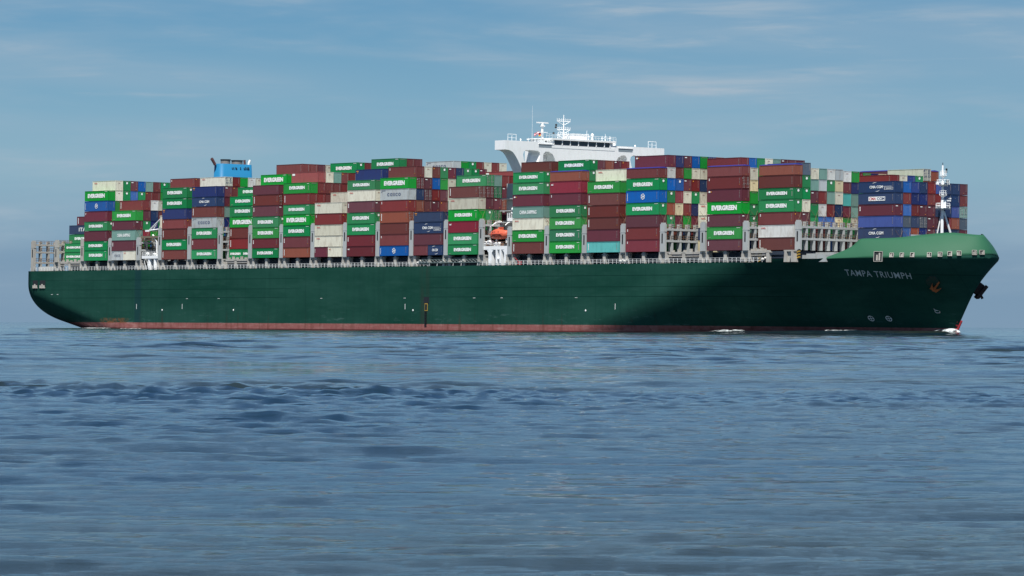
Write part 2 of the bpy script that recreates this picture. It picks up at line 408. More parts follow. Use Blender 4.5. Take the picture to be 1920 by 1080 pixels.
# mooring ports under the knuckle flare (recess, pale frame, roller)
for X, w, hh in ((121.8, 2.1, 2.3), (124.7, .95, 1.05), (126.8, .95, 1.05), (128.9, .95, 1.05), (132.1, 1.0, 1.1), (134.0, 1.0, 1.1), (135.6, 1.0, 1.1), (137.0, 1.0, 1.1), (139.0, 1.1, 1.1), (139.75, 1.2, 1.0)):
    z = zdeck(X) + (.55 if w < 2 else .3); y = hb(X, zdeck(X)); e = .1
    d = (hb(min(X+e, 140.05), 17.3)-hb(X-e, 17.3))/(min(X+e, 140.05)-X+e); n = Vector((-d, -1, .45 if w < 2 else .1)).normalized()
    p = Vector((X, -y, z)) + n*-.12; up = (Vector((0, 0, 1)) - n*n.z).normalized(); al = up.cross(n); al = al if al.x > 0 else -al
    Mx = Matrix((al, up, n)).transposed().to_4x4(); Mx.translation = p
    bm = bmesh.new(); t = .09
    box(bm, -w/2, w/2, -hh/2, -hh/2+t, -.1, .34); box(bm, -w/2, w/2, hh/2-t, hh/2, -.1, .34); box(bm, -w/2, -w/2+t, -hh/2+t, hh/2-t, -.1, .34); box(bm, w/2-t, w/2, -hh/2+t, hh/2-t, -.1, .34)
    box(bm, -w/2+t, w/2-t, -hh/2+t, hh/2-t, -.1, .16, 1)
    k = random.choice((-1, 0, 1)); tube(bm, [(k*w*.15-w*.12, -hh*.4, .22), (k*w*.15-w*.12, hh*.15, .22)], .11*w, 8, 0); tube(bm, [(k*w*.15+w*.16, -hh*.4, .22), (k*w*.15+w*.16, hh*.35, .22)], .1*w, 8, 0)
    o = obj('mooring_port', bm, [m_greyw, m_dark], hull); o.matrix_local = Mx
for X0, w in ((-223.9, 2.6), (-219.9, 3.0)):
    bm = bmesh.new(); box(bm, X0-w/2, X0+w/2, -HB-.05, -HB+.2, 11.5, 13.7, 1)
    for i in range(3): tube(bm, [(X0-w/2+w*(i+.5)/3, -HB-.14, 11.5), (X0-w/2+w*(i+.5)/3, -HB-.14, 12.3+.35*(i % 2))], .27, 8, 0)
    box(bm, X0-w/2, X0+w/2, -HB-.16, -HB-.06, 11.4, 11.75, 0)
    obj('mooring_port', bm, [m_greyw, m_dark], hull)
# load marks, tug marks, thruster signs
bm = bmesh.new()
for x in (-170.0, -147.0, -44.3, 40.): box(bm, x-.065, x+.065, -HB-.03, -HB+.05, 5.5, 6.9)
for x in (-214.5, -211.5, -144.5, -129, -81, -44.3, -15.2, -4, 25.3): box(bm, x-.65, x+.25, -HB-.03, -HB+.05, 8.3 if x > -200 else 9.6, 8.38 if x > -200 else 9.69)
for x in (-157, -122, -40.9, 28.8): ball(bm, (x, -HB-.02, 5.2), .28, 1, .3, 1, seg=8, rings=5)
obj('hull_mark', bm, m_let, hull)
for X in (110.9, 115.1):
    bm = bmesh.new()
    for i in range(12):
        a0, a1 = i*math.pi/6, (i+1)*math.pi/6
        P = [spt(X+r*1.15*math.cos(a), 3.8+r*math.sin(a), .05)[0] for r, a in ((.62, a0), (.62, a1), (.5, a1), (.5, a0))]
        bm.faces.new([bm.verts.new(q) for q in P])
    for (w, h2) in ((1.2, .1), (.1, 1.1)):
        bm.faces.new([bm.verts.new(spt(X+sx*w/2, 3.8+sz*h2/2, .055)[0]) for sx, sz in ((-1, -1), (1, -1), (1, 1), (-1, 1))])
    obj('thruster_sign', bm, m_let, hull)
bm = bmesh.new()
for (xa, za, xb, zb) in ((126.4, 5.7, 126.6, 5.2), (126.6, 5.2, 127.4, 5.2), (127.4, 5.2, 127.5, 5.6), (126.6, 5.8, 127.2, 5.7), (126.4, 6.1, 126.6, 5.8)):
    a, c = spt(xa, za, .07)[0], spt(xb, zb, .07)[0]; bar(bm, a, c, .05)
obj('bulb_sign', bm, m_let, hull)
# pilot door
bm = bmesh.new(); x = -35.3
box(bm, x-1.1, x+1.1, -HB-.05, -HB+.1, 6.9, 8.6, 1); box(bm, x-.6, x+.6, -HB-.07, -HB+.1, 5.1, 7.0, 0); box(bm, x-.45, x+.45, -HB-.10, -HB+.1, 5.3, 6.8, 1)
tube(bm, [(x-.4, -HB-.12, 5.0), (x-.4, -HB-.12, 1.3)], .06, 4, 1); tube(bm, [(x+.1, -HB-.12, 5.0), (x+.1, -HB-.12, 1.3)], .06, 4, 1)
for i in range(10): box(bm, x-.6, x+.3, -HB-.18, -HB-.06, 1.3+i*.4, 1.42+i*.4, 1)
obj('pilot_door', bm, [m_yel, m_blk], hull)
# anchors in their pockets
def anchor(side, X, Z, sc):
    p, n = spt(X, Z, .35, side); up = (Vector((0, 0, 1)) - n*n.z).normalized(); al = up.cross(n)
    Mx = Matrix((al, up, n)).transposed().to_4x4() @ Matrix.Rotation(R(-38 if side < 0 else 20), 4, 'Z'); Mx.translation = p
    bm = bmesh.new()
    tube(bm, [(0, 1.6*sc, -.2), (0, -.9*sc, .3)], [.24*sc, .34*sc], 8)                       # shank
    for s in (-1, 1):
        prism(bm, [(0, -1.5*sc), (s*1.0*sc, -1.2*sc), (s*1.35*sc, .55*sc), (s*.85*sc, -.35*sc), (0, -.75*sc)], 'z', .15, .55)  # flukes
    tube(bm, [(-1.0*sc, -1.25*sc, .25), (1.0*sc, -1.25*sc, .25)], .3*sc, 8)
    o = obj('anchor', bm, m_rust if side < 0 else m_blk, ship); o.matrix_local = Mx
    bm = bmesh.new(); g = bmesh.ops.create_cone(bm, cap_ends=True, segments=20, radius1=1.7, radius2=1.45, depth=.7)
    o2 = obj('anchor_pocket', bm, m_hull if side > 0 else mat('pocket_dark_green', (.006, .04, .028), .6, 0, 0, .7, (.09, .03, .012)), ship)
    p2, _ = spt(X-.2, Z+.9, -.12, side); Mx2 = Matrix((al, up, n)).transposed().to_4x4(); Mx2.translation = p2; o2.matrix_local = Mx2
anchor(-1, 129.6, 11.3, .85)
# port anchor: housing bulges clear of the stem line
bm = bmesh.new(); p, n = spt(131.0, 11.2, 0, 1)
up = (Vector((0, 0, 1)) - n*n.z).normalized(); al = up.cross(n); al = al if al.x > 0 else -al
Mx = Matrix((al, up, n)).transposed().to_4x4(); Mx.translation = p
box(bm, -1.6, 1.6, -1.3, 1.3, -1, 1.3); prism(bm, [(-2.0, -1.9), (2.0, -1.9), (2.3, 1.5), (1.4, .6), (.7, 1.3), (-.7, 1.3), (-1.4, .6), (-2.3, 1.5)], 'z', 1.3, 2.1)
tube(bm, [(0, 0, .5), (0, -1.2, 2.9)], .3, 8)
o = obj('anchor', bm, mat('shaded_rusty_anchor', (.035, .02, .02), .8), ship); o.matrix_local = Mx  # far-side shade put into the near-black colour of this anchor
# bulbous bow just breaking the surface
bm = bmesh.new(); ball(bm, (132.2, 0, -1.2), 1.0, 4.2, 2.0, 1.9, seg=20, rings=12)
obj('bulbous_bow', bm, mat('bulb_red', (.45, .05, .06), .4), ship)
bm = bmesh.new()
for i in range(4): box(bm, 130.0+i*.05, 130.5+i*.05, -.3, .3, .6+i*.8, .95+i*.8)
tube(bm, [(129.7, 0, .2), (131.7, 0, 3.4)], .25, 6)
obj('stem_mark', bm, mat('stem_red', (.4, .04, .05), .5), hull)

# ------------------------------------------------------------------ deck works
DK = ZD
bm = bmesh.new()
box(bm, -210, -171.8, -22.8, 22.8, DK-.3, 18.9); box(bm, -158, -13, -22.8, 22.8, DK-.3, 18.9); box(bm, -1, 100.5, -22.6, 22.6, DK-.3, 18.9)
box(bm, 108, 122, -12, 12, DK-.3, 18.6)
for z in (17.3, 18.1): box(bm, -210, -171.8, -23.05, -22.8, z, z+.16); box(bm, -158, -13, -23.05, -22.8, z, z+.16); box(bm, -1, 100.5, -22.85, -22.6, z, z+.16)
obj('hatch_coaming', bm, m_coam, ship)
# deck edge railing with slim stanchions
def railing(x0, x1, y, z, h=1.1, step=1.5, m=m_alu, parent=ship, w=.045):
    bm = bmesh.new(); n = max(1, int(round((x1-x0)/step)))
    for i in range(n+1):
        x = x0+(x1-x0)*i/n; box(bm, x-w, x+w, y-w, y+w, z, z+h)
    for k in range(3): box(bm, x0+.05, x1-.05, y-w*.8, y+w*.8, z+h*(k+1)/3-.03, z+h*(k+1)/3+.03)
    return obj('railing', bm, m, parent)
for a, b2 in ((-227, -35.5), (-14.0, 92.4)): railing(a, b2, -HB+.3, DK)
railing(-227, 94, HB-.3, DK)
bm = bmesh.new()
for i in range(9): y = -24.5+i*6.1; box(bm, -227.2, -227.1, y-.05, y+.05, DK, DK+1.1)
for k in range(3): box(bm, -227.2, -227.12, -25.2, 25.2, DK+.35+.35*k, DK+.41+.35*k)
obj('railing', bm, m_alu, ship)
# white mooring gear and lockers right aft
bm = bmesh.new(); box(bm, -223.5, -213.2, -24.6, -22.4, DK-.2, DK+1.3); 
obj('mooring_locker', bm, mat('locker_pale_grey', (.5, .5, .47), .6, 0, 0, .3), ship)

# bays: key -> (x of the forward faces, tier heights from the deck up), H = 2.9 m, S = 2.6 m
BAY = {'0': (-200.5, 'SSSSSS'), 'a': (-185.9, 'HSHSHHHH'), 'b': (-171.4, 'SHHSHHHH'), 'c': (-145.7, 'SHHSHHHS'), 'd': (-130.9, 'SHHHHSHS'),
       'e': (-116.2, 'SHHHHSSH'), 'f': (-101.6, 'SSHHHHSHH'), 'g': (-87.2, 'SHHHSHHHH'), 'h': (-72.7, 'SHHHHHHHH'), 'i': (-58.2, 'SHHHHHSHH'),
       'j': (-43.7, 'SHHHHHHH'), 'k': (-29.1, 'SHHSHHSS'), 'l': (-14.6, 'SHHHHHHH'), 'm': (11.7, 'HHHHHHSS'), 'n': (26.3, 'HHHHHHSS'),
       'o': (40.9, 'SHHHHHHH'), 'p': (55.6, 'HHHHHHSH'), 'q': (70.3, 'HHHHSHSS'), 'r': (85.2, 'SHHHHHSH'), 's': (100.0, 'HHHHSHSH'), 'u': (121.3, 'SSSSSS')}
ROW0 = {'s': 2.9, 'u': 14.35}
PITCH = 2.52; ZB = 19.15

# pedestals carrying the outboard stacks
m_ped = m_greyw
def pedestal(x):
    for s in (-1, 1):
        bm = bmesh.new(); y0, y1 = sorted((s*(HB-.55), s*(HB-1.9)))
        prism(bm, [(x-1.75, DK-.05), (x-.75, DK-.05), (x-.75, 18.75), (x-1.55, 18.75)], 'y', y0, y1)
        prism(bm, [(x+1.75, DK-.05), (x+.75, DK-.05), (x+.75, 18.75), (x+1.55, 18.75)], 'y', y0, y1)
        box(bm, x-1.75, x+1.75, y0, y1, 18.75, 19.08)
        prism(bm, [(x-.75, DK-.05), (x-.2, DK-.05), (x+.4, 18.1), (x+.4, 18.75), (x-.75, 18.75)], 'y', y0+.45, y1-.3)
        obj('pedestal', bm, m_ped, ship)
def stanchion(x):
    for s in (-1, 1):
        bm = bmesh.new(); y0, y1 = sorted((s*(HB-.6), s*(HB-1.3)))
        box(bm, x-.5, x+.5, y0, y1, DK-.05, 18.9); box(bm, x-.32, x+.32, y0+.05, y1-.05, 18.9, 19.12); box(bm, x-.85, x+.85, y0, y1, 18.55, 18.7)
        obj('stanchion', bm, m_ped, ship)

def lashing_bridge(x, top, levels, y0=-HB+.25, detail=True, wear=False, base=19.1, m=None):
    m = m or (m_greyw if wear else m_grey)
    e = bpy.data.objects.new('lashing_bridge', None); COL.objects.link(e); e.parent = ship; e.location = (x, 0, 0)
    Wd = -y0
    for s in (-1, 1):                        # outboard towers with their access slot
        bm = bmesh.new(); a, c = sorted((s*Wd, s*(Wd-.62)))
        box(bm, -.85, .85, a, c, base, top-.1); box(bm, -.95, .95, a-.04, c+.04, top-1.9, top-1.75); box(bm, -.55, .55, a, c, top-.1, top+.25)
        tw = obj('end_tower', bm, m, e)
        bm = bmesh.new(); a = s*Wd
        box(bm, -.24, .2, a-.035, a+.035, top-4.6, top-2.3)
        obj('access_slot', bm, m_dark, tw)
    n = 19 if detail else 9
    me = None
    for i in range(1, n+1):
        y = y0 + (2*Wd)*i/(n+1)
        if me is None:
            bm = bmesh.new(); box(bm, -.3, .2, -.27, .27, base, top); box(bm, -.95, -.65, -.27, .27, base, top); box(bm, -.65, -.3, -.1, .1, base+2.5, base+2.9)
            me = obj('post', bm, m, e); me.location = (0.55, y, 0)
        else:
            o = me.copy(); COL.objects.link(o); o.parent = e; o.location = (0.55, y, 0)
    bm = bmesh.new()
    for z in levels:
        box(bm, -.75, .80, y0+.62, Wd-.62, z-.28, z+.22)
    obj('platform', bm, m, e)
    bm = bmesh.new()
    for z in levels:
        for k in (.45, .95): box(bm, .80, .86, y0+.62, Wd-.62, z+.22+k, z+.28+k); box(bm, -.86, -.80, y0+.62, Wd-.62, z+.22+k, z+.28+k)
        for i in range(40):
            y = y0+.8+(2*Wd-1.6)*i/39; box(bm, .80, .86, y, y+.06, z+.22, z+1.2)
            if i % 2: box(bm, -.3-.2*(i % 3), .1, y+.3, y+.75, z+.22, z+.9)
    obj('railing', bm, m_lash, e)
    return e
for x in (-227.0+.9, -213.3): lashing_bridge(x, 25.0, (18.9, 21.9, 24.0), wear=True, base=16.4 if x < -220 else 18.9)
for x in (-199.3, -184.7, -170.2): lashing_bridge(x, 25.2, (21.9, 24.0), wear=(x < -190))
lashing_bridge(-159.1, 27.8, (21.6, 23.8, 26.5))
for k in 'cdefghijkl': lashing_bridge(BAY[k][0]+1.22, 27.8, (21.6, 23.8, 26.5), detail=(k in 'dl'))
lashing_bridge(-1.8, 25.7, (21.9, 24.4))
for k in 'mnopqr': lashing_bridge(BAY[k][0]+1.22 - (.15 if k == 'q' else 0), 25.7, (21.7, 24.4), detail=(k in 'pqr'))
lashing_bridge(101.5, 25.7, (21.7, 24.4), y0=-22.75)
for k, (x, _) in BAY.items():
    if k == 'u': continue
    if k in '0abc' or True: pedestal(x+1.22)
    stanchion(x-6.1)
for x in (-213.3, -159.1, -1.8): pedestal(x)
# cross beams of the empty bays, seen from the side
def empty_bay_beam(x0, x1, name='support_beam'):
    bm = bmesh.new(); y0 = -HB+.6
    box(bm, x0, x1, y0, y0+1.4, 18.45, 19.0); box(bm, x0, x1, y0+.1, y0+.9, 17.9, 18.1)
    for i in range(5): x = x0+(x1-x0)*(i+.5)/5; box(bm, x-.25, x+.25, y0+.2, y0+.8, 19.0, 19.45 + .25*(i % 2))
    obj(name, bm, m_greyw, ship)
empty_bay_beam(-211.5, -201.1); empty_bay_beam(-127, -117); empty_bay_beam(58.8, 69.6); empty_bay_beam(87.5, 93.0)
bm = bmesh.new()
for x in (99, 103, 106.5): box(bm, x, x+3.0, -21.3, -18.5, DK, 18.0+.3*(x == 103)); 
box(bm, 100, 107.5, -17, 17, DK, 18.7)
obj('deck_locker', bm, m_grey, ship)
# striped warning posts
for x, z, y in ((90.6, DK, -HB+.9), (103.0, 17.0, -24.1)):
    bm = bmesh.new()
    for i in range(6):
        q = i*.36; prism(bm, [(x-.45, z+q*.9), (x+.55, z+q*.9+.35), (x+.55, z+q*.9+.65), (x-.45, z+q*.9+.32)], 'y', y, y+.5, i % 2)
    obj('warning_post', bm, [m_yel, m_blk], ship)

# ------------------------------------------------------------------ accommodation and bridge
house = bpy.data.objects.new('bridge_house', None); COL.objects.link(house); house.parent = ship; house.location = (2.8, 0, 0)
def Y(p): return p - HB                       # Y' measured from the starboard side
def Yb(p): return p - HB - 2.19        # the same, corrected for the bridge's place further forward
def plate_with_holes(name, outer, holes, x0, x1, m, parent):
    cu = bpy.data.curves.new('c', 'CURVE'); cu.dimensions = '2D'; cu.fill_mode = 'BOTH'; cu.extrude = (x1-x0)/2
    for pts in [outer] + holes:
        sp = cu.splines.new('POLY'); sp.points.add(len(pts)-1); sp.use_cyclic_u = True
        for q, (a, b2) in zip(sp.points, pts): q.co = (a, b2, 0, 1)
    o = bpy.data.objects.new('c', cu); COL.objects.link(o)
    me = bpy.data.meshes.new_from_object(o.evaluated_get(bpy.context.evaluated_depsgraph_get()))
    bpy.data.objects.remove(o)
    # curve plane (x,y) -> ship (y,z); extrusion -> ship x
    me.transform(Matrix(((0, 0, 1, (x0+x1)/2), (1, 0, 0, 0), (0, 1, 0, 0), (0, 0, 0, 1)))); me.name = name
    me.materials.clear(); me.materials.append(m); me.polygons.foreach_set('use_smooth', np.zeros(len(me.polygons), bool))
    o = bpy.data.objects.new(name, me); COL.objects.link(o); o.parent = parent; return o
def arc(cx, cz, r, a0, a1, n=6): return [(cx+r*math.cos(R(a0+(a1-a0)*i/n)), cz+r*math.sin(R(a0+(a1-a0)*i/n))) for i in range(n+1)]
left = [(-25.7, 47.3), (-25.7, 45.0)] + [(Yb(2.4), 45.0), (Yb(3.6), 44.9), (Yb(4.6), 44.5), (Yb(5.4), 43.7), (Yb(6.2), 42.6), (Yb(7.4), 40.6), (Yb(9.5), 37.0), (Yb(12.5), 31.5), (Yb(12.5), 17.0)]
outer = left + [(-a, b2) for a, b2 in left[::-1]]
h1 = [(Yb(8.2), 42.5), (Yb(7.9), 44.0), (Yb(8.1), 44.7), (Yb(8.7), 45.15), (Yb(12.5), 45.1), (Yb(13.1), 44.7), (Yb(13.3), 44.0), (Yb(12.9), 42.5), (Yb(12.2), 40.8), (Yb(11.4), 39.6), (Yb(10.6), 39.4), (Yb(9.6), 40.0)]
h2 = [(Yb(14.2), 39.0), (Yb(14.2), 43.6)] + [(Yb(14.4), 44.5), (Yb(15.0), 45.0), (Yb(16.0), 45.0), (Yb(17.2), 44.4), (Yb(18.0), 43.2), (Yb(18.6), 41.4), (Yb(18.6), 39.0)]
mir = lambda h: [(-a, b2) for a, b2 in h][::-1]
plate_with_holes('bridge_wing', outer, [h1, h2, mir(h1), mir(h2)], -10.5, -6.5, m_white, house)
bm = bmesh.new(); box(bm, -12.9, -9.71, Yb(13.4), -Yb(13.4), 17.0, 46.4); obj('deckhouse', bm, m_white, house)
# small windows low on the front, and flat panels carrying the recess shade as grey, under the wheelhouse ends
for yy, z in ((21.0, 41.3), (22.0, 41.2), (23.6, 41.2), (25.3, 41.2), (28.4, 41.2), (19.4-3.5, 41.5), (19.4-2.6, 41.5)):
    bm = bmesh.new(); xf = -6.48 if yy > 18.6 else -9.69
    box(bm, xf-.1, xf, Yb(yy)-.17, Yb(yy)+.17, z, z+.75); obj('window', bm, m_glass, house)
for y0, y1, z in ((12.8, 17.2, 46.0), (38.4, 43.0, 45.95)):
    bm = bmesh.new(); box(bm, -6.6, -6.46, Yb(y0), Yb(y1), z, z+.75); box(bm, -6.6, -6.35, Yb(y0)-.1, Yb(y1)+.1, z+.75, z+.98, 1)
    obj('recess_panel', bm, [mat('recess_grey', (.22, .27, .30), .6), m_white], house)
# wheelhouse
wh = bpy.data.objects.new('wheelhouse', None); COL.objects.link(wh); wh.parent = house
Z0 = 46.75
bm = bmesh.new(); a, c = Yb(16.9), Yb(37.2)
box(bm, -14.5, -6.44, a, c, 46.0, Z0-.02); box(bm, -14.6, -6.1, a-.15, c+.15, 47.98, 48.45)
obj('bridge_front', bm, m_white, wh)
yy = 17.6
for w in (2.55, 2.45, 2.5, 3.0, 2.5, 2.5, 1.7):
    bm = bmesh.new(); box(bm, -6.55, -6.45, Yb(yy)+.12, Yb(yy+w)-.12, Z0+.02, 47.93); obj('window', bm, m_glass, wh)
    yy += w + .12
bm = bmesh.new(); yy = 17.55
for w in (0, 2.67, 2.57, 2.62, 3.12, 2.62, 2.62, 1.85):
    yy += w; box(bm, -6.6, -6.38, Yb(yy)-.11, Yb(yy)+.11, Z0, 47.95)
box(bm, -14, -6.62, Yb(17.4), Yb(36.6), Z0, 47.95); obj('window_mullions', bm, m_white, wh)
# top deck outfit
bm = bmesh.new(); box(bm, -13, -9, Yb(25.9), Yb(30.2), 48.36, 49.9); box(bm, -13.2, -8.8, Yb(25.7), Yb(30.4), 49.9, 50.0); obj('radar_cabin', bm, m_white, house)
bm = bmesh.new()
ym = Yb(23.4)
tube(bm, [(-10, ym, 48.35), (-10, ym, 54.6)], [.22, .10], 8)
for z, w in ((53.0, 2.1), (50.9, 2.1), (49.6, 1.6)):
    bar(bm, (-10, ym-w, z), (-10, ym+w, z), .09)
    for s in (-1, 1):
        bar(bm, (-10, ym, z-1.0), (-10, ym+s*w, z), .07)
        for q in (.3, .65, 1.0): bar(bm, (-10, ym+s*w*q, z), (-10, ym+s*w*q, z+.75), .05)
    bar(bm, (-10, ym-w, z+.45), (-10, ym+w, z+.45), .04)
for z, yq in ((52.2, -2.4), (50.1, -3.2), (51.6, -2.5)): ball(bm, (-10, ym+yq, z-.2), .28, mi=1, seg=10, rings=6)
obj('signal_mast', bm, [m_white, m_blk], house)
bm = bmesh.new(); yr = Yb(16.6)
tube(bm, [(-10, yr, 47.2), (-10, yr, 51.4)], [.4, .26], 8); box(bm, -10.5, -9.5, yr-.5, yr+.5, 51.4, 51.7); tube(bm, [(-10, yr, 51.7), (-10, yr, 52.2)], .35, 8); box(bm, -10.15, -9.85, yr-1.8, yr+1.8, 52.2, 52.5)
box(bm, -10.8, -9.2, yr-1.1, yr+1.1, 49.9, 50.0)
obj('radar', bm, m_white, house)
bm = bmesh.new(); tube(bm, [(-9, Yb(12.6), 47.2), (-9, Yb(12.6), 50.5), (-9, Yb(12.6), 56.4)], [.05, .035, .02], 6); obj('whip_antenna', bm, m_white, house)
bm = bmesh.new()
for yy, z, r_, hz in ((38.9, 47.3, .62, .2), (31.9, 48.3, .42, 1.2), (45.9, 47.25, .22, .3), (9.0, 47.3, .22, .3)):
    tube(bm, [(-9, Yb(yy), z), (-9, Yb(yy), z+hz)], r_*.6, 8); ball(bm, (-9, Yb(yy), z+hz+r_*.8), r_, 1, 1, 1.15)
obj('satellite_dome', bm, m_white, house)
bm = bmesh.new()
for yy, h_ in ((29.3, 2.6), (29.9, 1.8), (35.3, 2.0), (34.3, 1.4), (36.8, 1.5), (20.0, 1.7), (20.6, 1.2), (10.6, .9)):
    z = 48.3 if yy > 17 else 47.3; tube(bm, [(-8, Yb(yy), z), (-8, Yb(yy), z+h_)], [.12, .05], 6); box(bm, -8.2, -7.8, Yb(yy)-.25, Yb(yy)+.25, z+h_*.55, z+h_*.65)
obj('antenna_post', bm, m_white, house)
bm = bmesh.new()
for y0, y1, z, x in ((15.0, 37.4, 48.46, -6.3), (13.0, 17.2, 47.3, -7.2)):
    n = int((y1-y0)/.9)
    for i in range(n+1): yy = y0+(y1-y0)*i/n; bar(bm, (x, Yb(yy), z), (x, Yb(yy), z+.95), .035)
    for k in (.5, .95): bar(bm, (x, Yb(y0), z+k), (x, Yb(y1), z+k), .035)
for y0 in (4.2, 49.4):
    for yy in (y0, y0+1.25, y0+2.6): bar(bm, (-8, Yb(yy), 47.25), (-8, Yb(yy), 48.7 + (.25 if yy in (y0, y0+2.6) else 0)), .06)
    bar(bm, (-8, Yb(y0), 48.95), (-8, Yb(y0+2.6), 48.95), .05); bar(bm, (-8, Yb(y0), 48.1), (-8, Yb(y0+2.6), 48.1), .03)
obj('railing', bm, m_white, house)
bm = bmesh.new(); box(bm, -12, -8.5, Yb(13.2), Yb(16.9), 48.1, 48.3); box(bm, -12, -11.8, Yb(13.4), Yb(13.6), 47.2, 48.1); box(bm, -9, -8.8, Yb(13.4), Yb(13.6), 47.2, 48.1); box(bm, -12, -9, Yb(14.4), Yb(16.8), 47.2, 48.0); obj('awning_deck', bm, m_white, house)
# tiers of the deckhouse side, seen low down between the stacks
bm = bmesh.new()
for i, z in enumerate((21.5, 24.3, 27.1, 30, 33)): box(bm, -15.2, -4.2, Yb(4.5 if i < 2 else 7.5), -Yb(4.5 if i < 2 else 7.5), z, z+.22)
box(bm, -15.0, -4.6, Yb(9.5), -Yb(9.5), 17, 37)
obj('deckhouse', bm, m_grey, house)

# lifeboat station: white arched frame at the rail, platform above, grey posts
st = bpy.data.objects.new('lifeboat_station', None); COL.objects.link(st); st.parent = ship
bm = bmesh.new(); ys = Y(.6)
def bx(a, b2, z0, z1, y0=ys, y1=ys+1.1): box(bm, a, b2, y0, y1, z0, z1)
bx(-13.0, -2.6, 20.3, 21.2)
for a, b2 in ((-10.6, -9.4), (-7.7, -7.05), (-6.15, -5.5), (-4.3, -2.6)): bx(a, b2, DK, 20.3)
bx(-7.05, -6.15, 17.9, 18.2)
for a, sgn in ((-9.4, 1), (-10.6, -1), (-4.3, -1)): prism(bm, [(a, 20.3), (a+sgn*.8, 20.3), (a, 19.5)], 'y', ys+.05, ys+1.05)
obj('boat_frame', bm, m_white, st)
bm = bmesh.new()
for x, z, r_ in ((-12.2, 21.9, .55), (-10.9, 22.1, .6), (-8.3, 21.7, .5), (-7.2, 21.75, .5)): tube(bm, [(x, ys+.1, z), (x+.1, ys+1.5, z)], r_, 10)
bm.verts.index_update(); obj('life_raft_canister', bm, m_white, st)
bm = bmesh.new()
for x in (-11.9, -9.0, -6.2): box(bm, x, x+.5, ys+.3, ys+.9, 21.2, 21.9)
for i in range(9): bar(bm, (-12.9+i*1.2, ys+.05, 21.2), (-12.9+i*1.2, ys+.05, 22.2), .04)
bar(bm, (-12.9, ys+.05, 22.2), (-3.2, ys+.05, 22.2), .04); bar(bm, (-12.9, ys+.05, 21.7), (-3.2, ys+.05, 21.7), .03)
obj('boat_deck_gear', bm, m_lash, st)
bm = bmesh.new(); box(bm, -6.3, -1.2, Y(3.0), Y(8.5), 27.4, 28.25); obj('upper_platform', bm, m_white, st)
railing(-6.2, -1.3, Y(3.05), 28.25, 1.15, .8, m_white, st, .06)
bm = bmesh.new(); tube(bm, [(-1.9, Y(2.0), 19.2), (-1.9, Y(2.0), 27), (-1.9, Y(2.0), 33.0)], [.3, .28, .2], 8); tube(bm, [(-1.9, Y(2.0), 33.0), (-2.7, Y(2.0), 33.2)], .2, 6); ball(bm, (-2.3, Y(1.8), 30.2), .55); ball(bm, (-2.7, Y(1.8), 29.3), .38); box(bm, -2.3, -1.6, Y(1.8), Y(2.4), 27.7, 29)
obj('davit_post', bm, m_white, st)
bm = bmesh.new()
for x in (-10.6, -5.4): tube(bm, [(x, Y(4.6), 27.4), (x, Y(2.6), 27.0), (x+.1, Y(1.6), 26.3)], .14, 6)
tube(bm, [(-11.4, Y(1.6), 26.0), (-8.6, Y(2.6), 27.6)], .10, 6)
for x in (-9.4, -5.4): tube(bm, [(x, Y(2.2), 22.0), (x, Y(2.2), 23.5)], .25, 6)
obj('boat_davit', bm, m_white, st)
# the orange lifeboat in its davit
def lifeboat():
    secs = [(-4.1, .15, 1.0, 1.7), (-3.6, .75, .45, 2.15), (-2.6, 1.15, .12, 2.5), (-1.0, 1.4, 0, 2.85), (.4, 1.45, 0, 3.0), (1.4, 1.4, .02, 2.65), (2.6, 1.2, .15, 2.45), (3.5, .85, .4, 2.45), (4.1, .3, .9, 2.1)]
    bm = bmesh.new(); rg = []
    for x, w, zb, zt in secs:
        zg = zb + (zt-zb)*.5
        pr = [(0, zb), (w*.55, zb+.12), (w*.92, zb+.5*(zg-zb)), (w, zg), (w*.98, zg+.08), (w*.8, zg+.6*(zt-zg)), (w*.42, zt-.05), (0, zt)]
        pr = pr + [(-a, b2) for a, b2 in pr[-2:0:-1]]
        rg.append([bm.verts.new((x, a, b2)) for a, b2 in pr])
    n = len(rg[0])
    for A, B in zip(rg, rg[1:]):
        for k in range(n): bm.faces.new((A[k], B[k], B[(k+1) % n], A[(k+1) % n])).smooth = True
    bm.faces.new(rg[0]); bm.faces.new(rg[-1][::-1]); bmesh.ops.recalc_face_normals(bm, faces=bm.faces)
    b = obj('lifeboat', bm, m_orange); b.location = (-7.9, Y(1.9), 22.9); b.scale = (.82, .9, .9)
    tag(b, 'orange enclosed lifeboat hanging at the ship\'s side in the gap between container stacks', 'lifeboat')
    bm = bmesh.new(); box(bm, -3.4, 3.4, -1.50, -1.36, 1.32, 1.50); obj('fender', bm, mat('fender_dark_orange', (.35, .06, .04), .6), b)
    bm = bmesh.new(); box(bm, .2, 1.2, -.6, .6, 2.85, 3.35); obj('conning_hood', bm, m_orange, b)
    for x in (-1.8, -.9, .9): bm = bmesh.new(); box(bm, x, x+.35, -1.28, -1.1, 1.85, 2.1); obj('window', bm, m_glass, b)
    return b
boat = lifeboat()

